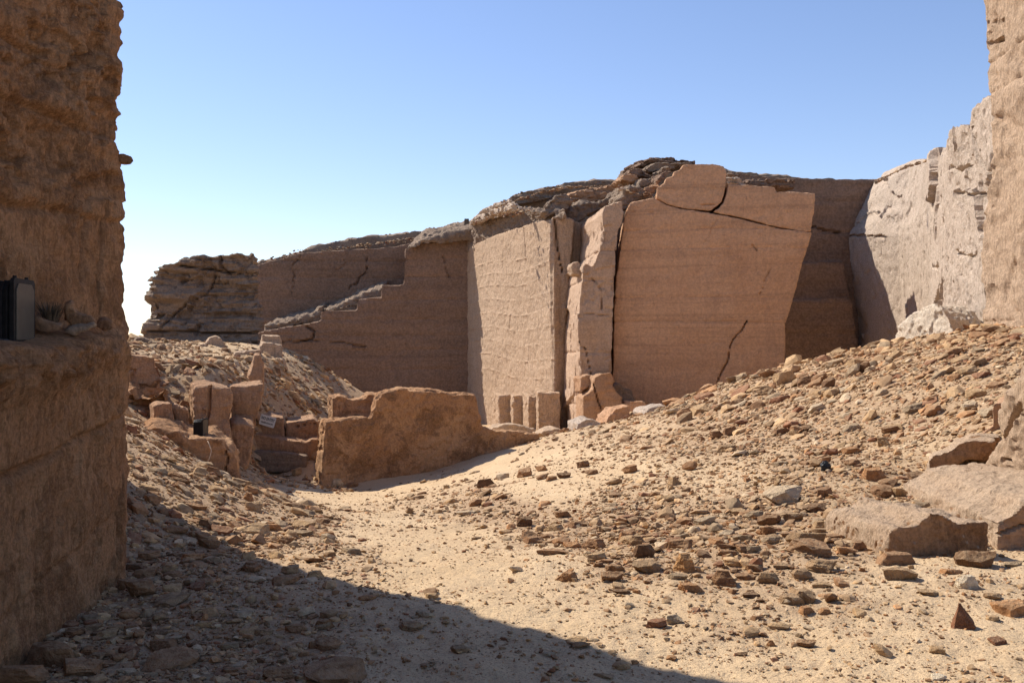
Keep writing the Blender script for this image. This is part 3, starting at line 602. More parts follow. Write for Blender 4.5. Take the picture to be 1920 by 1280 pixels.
mass('carved_rock', [pr([(1826,925),(1832,898),(1842,876),(1858,856),(1872,836),(1884,822),(1890,812),(1880,806),(1874,790),(1880,770),(1894,752),(1904,736),(1912,715),(1925,706),(2120,700),(2120,960),(1826,960)], PN, (1.6, .8, 0))], .022,
     [rough(.04, 1.4, .02, 5, .01, 14, seed=41), sheets(.06, 1.6, 3, 41), crack([(1920,760),(1905,785),(1898,802),(1888,820)], PN, .07, .12, .02), crack([(1886,862),(1894,862),(1904,868)], PN, .03, .12, 0)], 'slab', 'tall pale chisel-scored rock with a wavy edge at the right border', 'carved rock')
mass('carved_rock', [pr([(1836,826),(1838,815),(1854,803),(1863,797),(1863,784),(1859,770),(1863,756),(1878,753),(1892,757),(1910,775),(1910,826)], 10.9, (.7, 1.2, 0))], .022, [rough(.03, 1.5, .015, 5)], 'orange', 'shaded brown notch-edged rock standing behind the wavy scored rock', 'carved rock')
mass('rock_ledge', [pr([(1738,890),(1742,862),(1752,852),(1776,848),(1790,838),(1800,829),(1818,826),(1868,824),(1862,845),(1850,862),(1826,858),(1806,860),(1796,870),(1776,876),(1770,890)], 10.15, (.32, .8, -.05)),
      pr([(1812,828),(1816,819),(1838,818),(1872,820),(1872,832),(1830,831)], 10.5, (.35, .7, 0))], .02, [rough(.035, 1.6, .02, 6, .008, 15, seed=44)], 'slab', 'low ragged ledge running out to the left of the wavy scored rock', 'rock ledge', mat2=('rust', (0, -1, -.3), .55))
mass('boulder', [pr([(1905,728),(1908,710),(1915,690),(1926,674),(2020,665),(2020,735)], Plane((1905, 11.6), (1990, 10.4)), (1.2, .8, 0))], .03, [rough(.03, 1.5, .015, 5)], 'pale', 'smooth pale boulder just entering at the border above the scored rock', 'boulder')

# ---------------------------------------------------------------- near wall on the left
def near_wall():
    ys = np.concatenate([np.linspace(-7, 3.0, 24)[:-1], np.linspace(3.0, 6.62, 250)])
    base = [(-2.30 - .0 * y - .05 * max(0, y - 2), y) for y in ys]
    path = [(-2.36 + (-2.60 + 2.36) * ((y - 3) / 3.8 if y > 3 else 0), y) for y in ys]
    path += [(-2.605, 6.70), (-2.63, 6.765), (-2.69, 6.81), (-2.78, 6.84), (-2.9, 6.9), (-3.05, 7.1), (-3.25, 7.45), (-3.6, 7.95), (-4.2, 8.5), (-6, 9.2), (-9, 9), (-9, -7), (-2.36, -7)]
    path = np.array(path)
    zs = np.concatenate([np.linspace(-.6, 4.35, 340), np.linspace(4.5, 8.2, 18)]); nz = len(zs); ns = len(path)
    X = np.repeat(path[:, 0][None], nz, 0); Y = np.repeat(path[:, 1][None], nz, 0); Z = np.repeat(zs[:, None], ns, 1)
    nx = np.gradient(path[:, 1]); ny = -np.gradient(path[:, 0]); L = np.hypot(nx, ny) + 1e-9; nx /= L; ny /= L
    P = np.stack([X.ravel(), Y.ravel(), Z.ravel()], 1); NN = np.stack([np.repeat(nx[None], nz, 0).ravel(), np.repeat(ny[None], nz, 0).ravel(), np.zeros(nz * ns)], 1)
    y = P[:, 1]; z = P[:, 2]
    face = (P[:, 0] > -3.0) & (y > -6.9)
    taper = np.clip((6.75 - y) / 1.2, 0.03, 1)
    zl = 1.60 + .05 * fbm(P * (1.5, 1.5, 0) , 3) + .05 * np.clip(y - 5.2, 0, 2)
    d = np.zeros(len(P))
    d -= .30 * taper * sstep(-.03, .05, z - zl) * face                      # upper wall set back behind the ledge
    d += .07 * taper * np.exp(-((z - zl + .12) / .13) ** 2) * (.6 + 1.3 * np.clip(fbm(P * 4.5, 3), 0, 1)) * face
    d += .02 * fbm(P * .9, 3) + .006 * fbm(P * 4 + 3, 4) + .007 * fbm(P * 14, 3)
    st = fbm(np.stack([P[:, 0] * 9, y * 15 + z * 7, z * 2.4], 1), 4); d += .030 * st * face; d -= .02 * sstep(.18, .3, fbm(P * (5, 5, 2.2) + 9, 4)) * face
    up = sstep(2.2, 2.7, z)
    fl = fbm(P * (3, 3, 4.5) + 40, 4); d -= .045 * sstep(.12, .2, fl) * up * face; d += .012 * ridge(P * (6, 6, 9) + 90, 4) * up * face; er = np.where(y > 6.2, .35, 1.0)      # pits in the weathered upper part
    d += .012 * ridge(P * (2, 2, 6)) * up
    edge = np.clip((y - 5.9) / .8, 0, 1); d += edge * sstep(2.4, 3.0, z) * (.035 * fbm(P * 7 + 11, 4) - .035)
    kn = np.exp(-(((y - 6.3) / .35) ** 2 + ((z - 3.4) / .28) ** 2)); d -= kn * .12 * sstep(.0, .12, fbm(P * 6 + 70, 3))
    for zc, g, w, sl in ((2.42, .05, .025, -.03), (2.95, .035, .02, 0), (1.0, .04, .022, .10), (.36, .018, .02, .12), (3.25, .03, .02, .02)):
        zz = z - (zc + sl * (y - 5.5)) - .05 * fbm(P * (1.2, 1.2, 0) + zc * 9, 3)
        d -= er * g * np.exp(-(zz / w) ** 2) * (.35 + np.clip(fbm(P * 1.3 + zc, 2) + .5, 0, 1)) * face; d += .35 * g * sstep(0, .03, zz) * sstep(.3, .1, zz) * face
    # joints near the corner, a crack low down, a shallow scoop
    for (y0, z0, y1, z1, w, g) in ((6.42, 1.75, 6.48, 2.5, .012, .07), (6.25, 2.0, 6.32, 2.35, .03, .05), (6.5, -.2, 6.62, 1.0, .02, .06), (6.35, -.2, 6.5, .55, .015, .05), (4.75, .78, 5.2, .62, .005, .02), (6.0, 2.6, 6.05, 3.1, .02, .04)):
        ax = y - y0; az = z - z0; dx = y1 - y0; dz = z1 - z0; t = np.clip((ax * dx + az * dz) / (dx * dx + dz * dz), 0, 1)
        dd = np.hypot(ax - t * dx + .03 * pn(P * 5), az - t * dz); d -= g * np.exp(-(dd / w) ** 2) * face
    nn = fbm(P * (1.5, 1.5, 2.4) + 60, 4) * 5; qq = np.floor(nn); d += .022 * (qq + sstep(0, .10, nn - qq)) * np.clip(.25 + up, 0, 1) * face * (1 - .85 * edge)
    d += .12 * ridge(P * (4, 4, 6) + 33, 4) * np.exp(-((z - zl + .12) / .19) ** 2) * np.clip(taper + .2, 0, 1) * face
    d -= .035 * np.exp(-(((y - 5.6) / .16) ** 2 + ((z - .62) / .22) ** 2))
    P += NN * d[:, None]
    i = np.arange(nz - 1)[:, None] * ns; j = np.arange(ns - 1)[None, :]
    Fq = np.stack([i + j, i + j + 1, i + ns + j + 1, i + ns + j], -1).reshape(-1, 4)
    root = empty('near_wall', (-2.6, 6, -.2), 'towering shaded quarry wall filling the left edge of the view', 'rock wall')
    o = link('wall_face', mesh_np('wall_face', P, Fq), M['near'], root); o.location = (2.6, -6, .2)
    bm = bmesh.new(); ring = [bm.verts.new(P[(nz - 1) * ns + k]) for k in range(ns - 1)]; bm.faces.new(ring); me = bpy.data.meshes.new('wall_top'); bm.to_mesh(me); bm.free()
    o2 = link('wall_top', me, M['near'], root); o2.location = (2.6, -6, .2)
    # the lower shoulder that runs on behind the corner
    sh = [Vector((-4.3, 8.4, z)) for z in ()]
    f = [Vector((-4.0, 8.3, -1)), Vector((-4.0, 8.3, 5.6)), Vector((-4.25, 8.8, 4.4)), Vector((-4.35, 9.4, 3.0)), Vector((-4.55, 10.0, 2.0)), Vector((-4.8, 10.6, 1.2)), Vector((-5.0, 11.0, .2)), Vector((-5.0, 11.0, -1))]
    mass('wall_shoulder', [(f, Vector((-4, .6, 0)))], .07, [rough(.12, .8, .05, 3)], 'near', parent=root)
    # stub of stone jutting from the edge
    s = at(242, 298, 6.9)
    mass('jutting_stone', [pr([(205,290),(234,289),(246,293),(250,300),(246,307),(236,306),(205,303)], 6.72, (-.1, .16, .02))], .008, [rough(.006, 6, .004, 20)], 'near', parent=root)
near_wall()

# rocks lodged on the near ledge
for i, (poly, D, lab) in enumerate([
    ([(120,602),(122,572),(132,565),(138,570),(140,585),(150,590),(172,596),(182,604),(176,612),(140,616)], 5.75, 'dark horned rock lodged on the ledge right of the big floodlight'),
    ([(62,612),(63,594),(72,590),(82,602),(100,606),(118,612),(110,622),(70,622)], 5.55, 'small tan rock lodged on the ledge tight against the big floodlight'),
    ([(180,612),(186,600),(200,598),(212,606),(214,618),(196,622)], 6.15, 'small dark rock at the far end of the near ledge'),
    ([(120,622),(132,612),(160,610),(178,606),(180,614),(150,622),(138,630)], 5.68, 'pale flat flake on the rim of the near ledge')]):
    mass('ledge_rock', [pr(poly, D, (-.06, .14, .02))], .012, [rough(.012, 5, .008, 18, seed=i * 7)], ('near', 'ledge', 'near', 'slab')[i], lab, 'rock', 'rocks lodged on the near ledge')

# ---------------------------------------------------------------- floodlights
def floodlight(loc, s, rz, label, tilt=0):
    root = empty('floodlight', loc, label, 'floodlight'); root.rotation_euler = (0, 0, rz)
    def outline(w, h, c, z0): return [(-w, z0), (w, z0), (w, z0 + h - c), (w - c, z0 + h), (-w + c, z0 + h), (-w, z0 + h - c)]
    def plate(name, w, h, c, z0, x0, x1, mat, par=root, bev=.003, taper=1):
        bm = bmesh.new(); A = [bm.verts.new((x0 * s, y * s, z * s)) for y, z in outline(w, h, c, z0)]
        zc = z0 + h * .5; B = [bm.verts.new((x1 * s, y * s * taper, (zc + (z - zc) * taper) * s)) for y, z in outline(w, h, c, z0)]
        bm.faces.new(A); bm.faces.new(B[::-1])
        for k in range(6): bm.faces.new((A[(k + 1) % 6], A[k], B[k], B[(k + 1) % 6]))
        bmesh.ops.recalc_face_normals(bm, faces=bm.faces[:])
        bmesh.ops.bevel(bm, geom=bm.edges[:], offset=bev * s, segments=2, affect='EDGES', clamp_overlap=True)
        me = bpy.data.meshes.new(name); bm.to_mesh(me); bm.free(); return link(name, me, mat, par)
    plate('housing', .40, 1.0, .14, .12, 0, -.55, M['metal'], taper=.93)
    for k in range(6): plate('cooling_fin', .44 - .008 * k, 1.04 - .02 * k, .16, .10 + .01 * k, -.07 - .085 * k, -.10 - .085 * k, M['metal'])
    fr = plate('front_frame', .46, 1.08, .05, .08, .035, -.03, M['metal'])
    plate('glass_pane', .38, .92, .10, .16, .052, .037, M['glass'], bev=.002)
    for sx in (-.3, .3): 
        bm = bmesh.new(); bmesh.ops.create_cube(bm, size=1); bmesh.ops.scale(bm, vec=(.05 * s, .06 * s, .26 * s), verts=bm.verts); bmesh.ops.translate(bm, vec=(-.2 * s, sx * s, .0), verts=bm.verts)
        me = bpy.data.meshes.new('bracket_leg'); bm.to_mesh(me); bm.free(); link('bracket_leg', me, M['metal'], root)
    bm = bmesh.new(); bmesh.ops.create_cube(bm, size=1); bmesh.ops.scale(bm, vec=(.2 * s, .75 * s, .03 * s), verts=bm.verts); bmesh.ops.translate(bm, vec=(-.2 * s, 0, -.12 * s), verts=bm.verts)
    me = bpy.data.meshes.new('foot_plate'); bm.to_mesh(me); bm.free(); link('foot_plate', me, M['metal'], root)
    for sx in (-.25, .25):
        bm = bmesh.new(); bmesh.ops.create_cone(bm, cap_ends=True, segments=10, radius1=.035 * s, radius2=.03 * s, depth=.07 * s); bmesh.ops.translate(bm, vec=(-.03 * s, sx * s, 1.17 * s), verts=bm.verts)
        me = bpy.data.meshes.new('top_clip'); bm.to_mesh(me); bm.free(); link('top_clip', me, M['metal'], root)
    return root
floodlight(at(42, 655, 5.35), .325, math.radians(6), 'big dark grey floodlight with ribbed housing on the near wall ledge')
floodlight(at(384, 821, 16.6), .285, math.radians(-4), 'small ribbed floodlight standing on the red-brown bench before the square pillar')
floodlight(at(875, 421, 54), .27, math.radians(-90), 'tiny dark floodlight on the skyline at the left end of the cliff top')
def tube(name, pts, r, mat, label=None, cat=None, parent=None, seg=8):
    cu = bpy.data.curves.new(name, 'CURVE'); cu.dimensions = '3D'; cu.bevel_depth = r; cu.bevel_resolution = 2; cu.use_fill_caps = True
    sp = cu.splines.new('POLY'); 
    P = []
    n = len(pts)
    for i in range(n - 1):
        p0, p1, p2, p3 = pts[max(i - 1, 0)], pts[i], pts[i + 1], pts[min(i + 2, n - 1)]
        for k in range(seg):
            t = k / seg; P.append(.5 * ((2 * p1) + (p2 - p0) * t + (2 * p0 - 5 * p1 + 4 * p2 - p3) * t * t + (3 * p1 - p0 - 3 * p2 + p3) * t ** 3))
    P.append(pts[-1]); sp.points.add(len(P) - 1)
    for q, p in zip(sp.points, P): q.co = (*p, 1)
    o = bpy.data.objects.new(name, cu); C.objects.link(o)
    dg = bpy.context.evaluated_depsgraph_get(); me = bpy.data.meshes.new_from_object(o.evaluated_get(dg)); bpy.data.objects.remove(o)
    me.materials.clear(); return props(link(name, me, mat, parent), label, cat)
tube('power_cable', [at(385, 824, 16.45), at(390, 828, 16.15), at(394, 838, 16.05), at(396, 846, 16.0), at(392, 860, 15.95), at(386, 872, 15.95), at(384, 884, 15.9)], .0055, M['cable'], 'thin pale cable hanging down the bench from the small floodlight', 'cable')
tube('power_cable', [at(-10, 634, 5.0), at(6, 637, 5.05), at(16, 638, 5.1), at(24, 646, 5.15), at(30, 655, 5.25)], .004, M['plastic'], 'short black lead under the big near floodlight', 'cable')
# dry tuft on the ledge
def tuft(c, n, h, label):
    V = []; Fq = []
    for i in range(n):
        a = random.uniform(0, 6.28); l = h * random.uniform(.5, 1.1); r0 = random.uniform(0, .045); lean = random.uniform(.1, .8)
        b = Vector((math.cos(a) * r0, math.sin(a) * r0, 0)); tip = b + Vector((math.cos(a) * lean * l, math.sin(a) * lean * l, l)); mid = b.lerp(tip, .5) + Vector((0, 0, l * .12))
        s = Vector((-math.sin(a), math.cos(a), 0)) * .0022; k = len(V)
        V += [b - s, b + s, mid + s * .8, mid - s * .8, tip + s * .2, tip - s * .2]; Fq += [(k, k + 1, k + 2, k + 3), (k + 3, k + 2, k + 4, k + 5)]
    props(link('dry_grass_tuft', mesh_np('dry_grass_tuft', V, Fq, False), M['dry'], loc=c), label, 'dry plant')
tuft(at(94, 604, 5.62), 260, .11, 'dark dry tuft growing on the near ledge beside the big floodlight')

# ---------------------------------------------------------------- the sign
def sign():
    D = 21.22; c = at(501.5, 789, D); root = empty('warning_sign', c, 'small tilted white sign with black lettering fixed to the brown ledge block', 'sign')
    root.rotation_euler = (0, math.radians(16.5), 0)
    w, h = .335, .222
    bm = bmesh.new(); pts = []
    r = .018
    for cx, cz, a0 in ((w / 2 - r, h / 2 - r, 0), (-w / 2 + r, h / 2 - r, 90), (-w / 2 + r, -h / 2 + r, 180), (w / 2 - r, -h / 2 + r, 270)):
        for k in range(5): a = math.radians(a0 + k * 22.5); pts.append((cx + r * math.cos(a), cz + r * math.sin(a)))
    A = [bm.verts.new((x, 0, z)) for x, z in pts]; B = [bm.verts.new((x, .008, z)) for x, z in pts]; bm.faces.new(A); bm.faces.new(B[::-1])
    for k in range(len(A)): bm.faces.new((A[k], B[k], B[(k + 1) % len(A)], A[(k + 1) % len(A)]))
    bmesh.ops.recalc_face_normals(bm, faces=bm.faces[:]); me = bpy.data.meshes.new('sign_plate'); bm.to_mesh(me); bm.free(); link('sign_plate', me, M['signw'], root)
    # dark border line
    for nm, txt, size, z, sx in (('lettering', 'NO ENTRY', .088, .012, .86), ('lettering', 'CONSERVATION SITE', .042, -.062, .78)):
        cu = bpy.data.curves.new(nm, 'FONT'); cu.body = txt; cu.size = size; cu.align_x = 'CENTER'; cu.extrude = .001; cu.offset = .0012
        o = bpy.data.objects.new(nm, cu); C.objects.link(o); dg = bpy.context.evaluated_depsgraph_get(); m2 = bpy.data.meshes.new_from_object(o.evaluated_get(dg)); bpy.data.objects.remove(o)
        xs = [v.co.x for v in m2.vertices]; k = (w * sx) / (max(xs) - min(xs))
        for v in m2.vertices: v.co = (v.co.x * k, -.003 - v.co.z, v.co.y + z)
        m2.materials.clear(); m2.name = nm; t = link(nm, m2, M['signk'], root); t['label'] = 'black ' + txt + ' lettering'
    me = bpy.data.meshes.new('bolt')
    for sx in (-1, 1):
        bm = bmesh.new(); bmesh.ops.create_cone(bm, cap_ends=True, segments=10, radius1=.006, radius2=.006, depth=.1, matrix=Matrix.Translation((sx * .15, .05, .09 * 0 + .075)) @ Matrix.Rotation(math.pi / 2, 4, 'X'))
        me = bpy.data.meshes.new('bolt'); bm.to_mesh(me); bm.free(); link('bolt', me, M['metal'], root)
sign()

# ---------------------------------------------------------------- loose stones
def rock_shape(pts, seed, flat_=.5):
    """convex angular rock of a few dozen triangles"""
    r = np.random.default_rng(seed); P = r.normal(size=(pts, 3)); P /= np.linalg.norm(P, axis=1)[:, None]
    P = np.sign(P) * np.abs(P) ** .8 * r.uniform(.8, 1.08, (pts, 1))
    P = P * (1.0, r.uniform(.6, .95), r.uniform(flat_ * .75, flat_ * 1.25))
    bm = bmesh.new(); [bm.verts.new(p) for p in P]; res = bmesh.ops.convex_hull(bm, input=bm.verts[:])
    bmesh.ops.delete(bm, geom=[v for v in bm.verts if not v.link_faces], context='VERTS'); bmesh.ops.triangulate(bm, faces=bm.faces[:])
    bm.verts.index_update(); V = np.array([v.co[:] for v in bm.verts]); Fq = np.array([[v.index for v in f.verts] for f in bm.faces]); bm.free()
    return V / (np.abs(V[:, 0]).max() * 2), Fq
_ICO = {1: ice_dirs(1), 2: ice_dirs(2), 3: ice_dirs(3), 4: ice_dirs(4)}
KINDS = {'flame': .95, 'flat': .34, 'angular': .62, 'rounded': .62, 'upright': 1.0, 'wedge': .5}
SH = {}
def stone_mesh(kind, k, sub=4):
    key = (kind, k, sub)
    if key in SH: return SH[key]
    r = random.Random(k * 31 + len(kind) * 7); hz = KINDS[kind] * .5
    bm = bmesh.new(); bmesh.ops.create_cube(bm, size=1)
    bmesh.ops.scale(bm, vec=(1.15, r.uniform(.7, 1.0), hz * 2.2), verts=bm.verts)
    for q in range({'rounded': 26, 'flat': 12, 'angular': 10, 'upright': 9, 'wedge': 7, 'flame': 14}[kind]):
        n = Vector((r.gauss(0, 1), r.gauss(0, 1), r.gauss(0, 1) * (.9 if kind != 'flat' else 1.6))).normalized()
        if kind == 'upright' and n.z > 0: n = Vector((n.x * 1.6, n.y * 1.6, n.z * .7)).normalized()
        sup = math.sqrt((n.x * .5) ** 2 + (n.y * .40) ** 2 + (n.z * hz) ** 2); d = sup * (r.uniform(.8, 1.12) if kind != 'rounded' else r.uniform(.93, 1.05))
        geom = bm.verts[:] + bm.edges[:] + bm.faces[:]
        res = bmesh.ops.bisect_plane(bm, geom=geom, plane_co=n * d, plane_no=n, clear_outer=True)
        ed = [e for e in res['geom_cut'] if isinstance(e, bmesh.types.BMEdge)]
        if ed: bmesh.ops.edgeloop_fill(bm, edges=ed)
    bmesh.ops.remove_doubles(bm, verts=bm.verts, dist=.004)
    bmesh.ops.bevel(bm, geom=[e for e in bm.edges if e.is_manifold], offset=.02 if kind != 'rounded' else .05, segments=1, affect='EDGES', clamp_overlap=True)
    bmesh.ops.triangulate(bm, faces=bm.faces[:])
    for q in range(4):
        lim = .10 if sub > 3 else .15
        ed = [e for e in bm.edges if e.calc_length() > lim]
        if not ed: break
        bmesh.ops.subdivide_edges(bm, edges=ed, cuts=1); bmesh.ops.triangulate(bm, faces=bm.faces[:])
    bmesh.ops.recalc_face_normals(bm, faces=bm.faces[:])
    me = bpy.data.meshes.new('stone'); bm.to_mesh(me); bm.free(); V, N = get_np(me); s0 = k * 11.0
    V = V + N * (.035 * fbm(V * 3 + s0, 3) + .018 * fbm(V * 9 + s0, 3))[:, None]
    if kind != 'rounded': V[:, :2] += N[:, :2] * (.02 * np.tanh(4 * pn(np.stack([V[:, 0] * .5, V[:, 1] * .5, V[:, 2] * 14 + s0], 1))))[:, None]
    tp = {'flame': .88, 'upright': .45, 'wedge': .25}.get(kind, 0); zt = (V[:, 2] - V[:, 2].min()) / np.ptp(V[:, 2])
    V[:, 0] *= 1 - tp * zt ** 1.3; V[:, 1] *= 1 - tp * zt ** 1.3
    if kind == 'flame': V[:, 0] += -.06 + .12 * zt
    me.vertices.foreach_set('co', V.astype(np.float32).ravel()); me.update(); me.polygons.foreach_set('use_smooth', [True] * len(me.polygons)); me.set_sharp_from_angle(angle=math.radians(26))
    me.materials.append(M['stone']); SH[key] = (me, V)
    return SH[key]
TINT = {'brown': (.33, .19, .11), 'dark brown': (.21, .12, .07), 'grey-brown': (.36, .24, .15), 'tan': (.50, .34, .205), 'pale': (.55, .44, .33), 'white': (.80, .70, .58), 'golden': (.60, .345, .17), 'reddish': (.29, .14, .085), 'orange': (.46, .25, .13), 'grey': (.36, .27, .19)}
def slope_up(x, y):
    e = .12; z = gz([x, x + e, x], [y, y, y + e]); return Vector((-(z[1] - z[0]) / e, -(z[2] - z[0]) / e, 1)).normalized(), z[0]
def put_stone(p, wid, hgt, kind, col, label, group=None, k=None, sub=4, rz=None, name='stone'):
    up, z = slope_up(p[0], p[1]); k = random.randrange(7) if k is None else k
    me, V = stone_mesh(kind, k, sub)
    zz = (V[:, 2].max() - V[:, 2].min())
    o = bpy.data.objects.new(name, me); C.objects.link(o)
    rz = random.uniform(-.5, .5) + (math.pi if random.random() < .5 else 0) if rz is None else rz
    q = Vector((0, 0, 1)).rotation_difference(Vector((up.x * .7, up.y * .7, up.z)).normalized()) @ Matrix.Rotation(rz, 3, 'Z').to_quaternion() @ Matrix.Rotation(random.uniform(-.14, .14), 3, 'X').to_quaternion()
    o.rotation_mode = 'QUATERNION'; o.rotation_quaternion = q
    hs = hgt / zz
    o.scale = (wid, wid * random.uniform(.8, 1.1), hs); o.location = (p[0], p[1], z + hgt * .26)
    c = TINT[col]; j = random.uniform(.85, 1.1); o.color = (c[0] * j, c[1] * j * .98, c[2] * j * .88, 1)
    return props(o, label, 'stone', group)
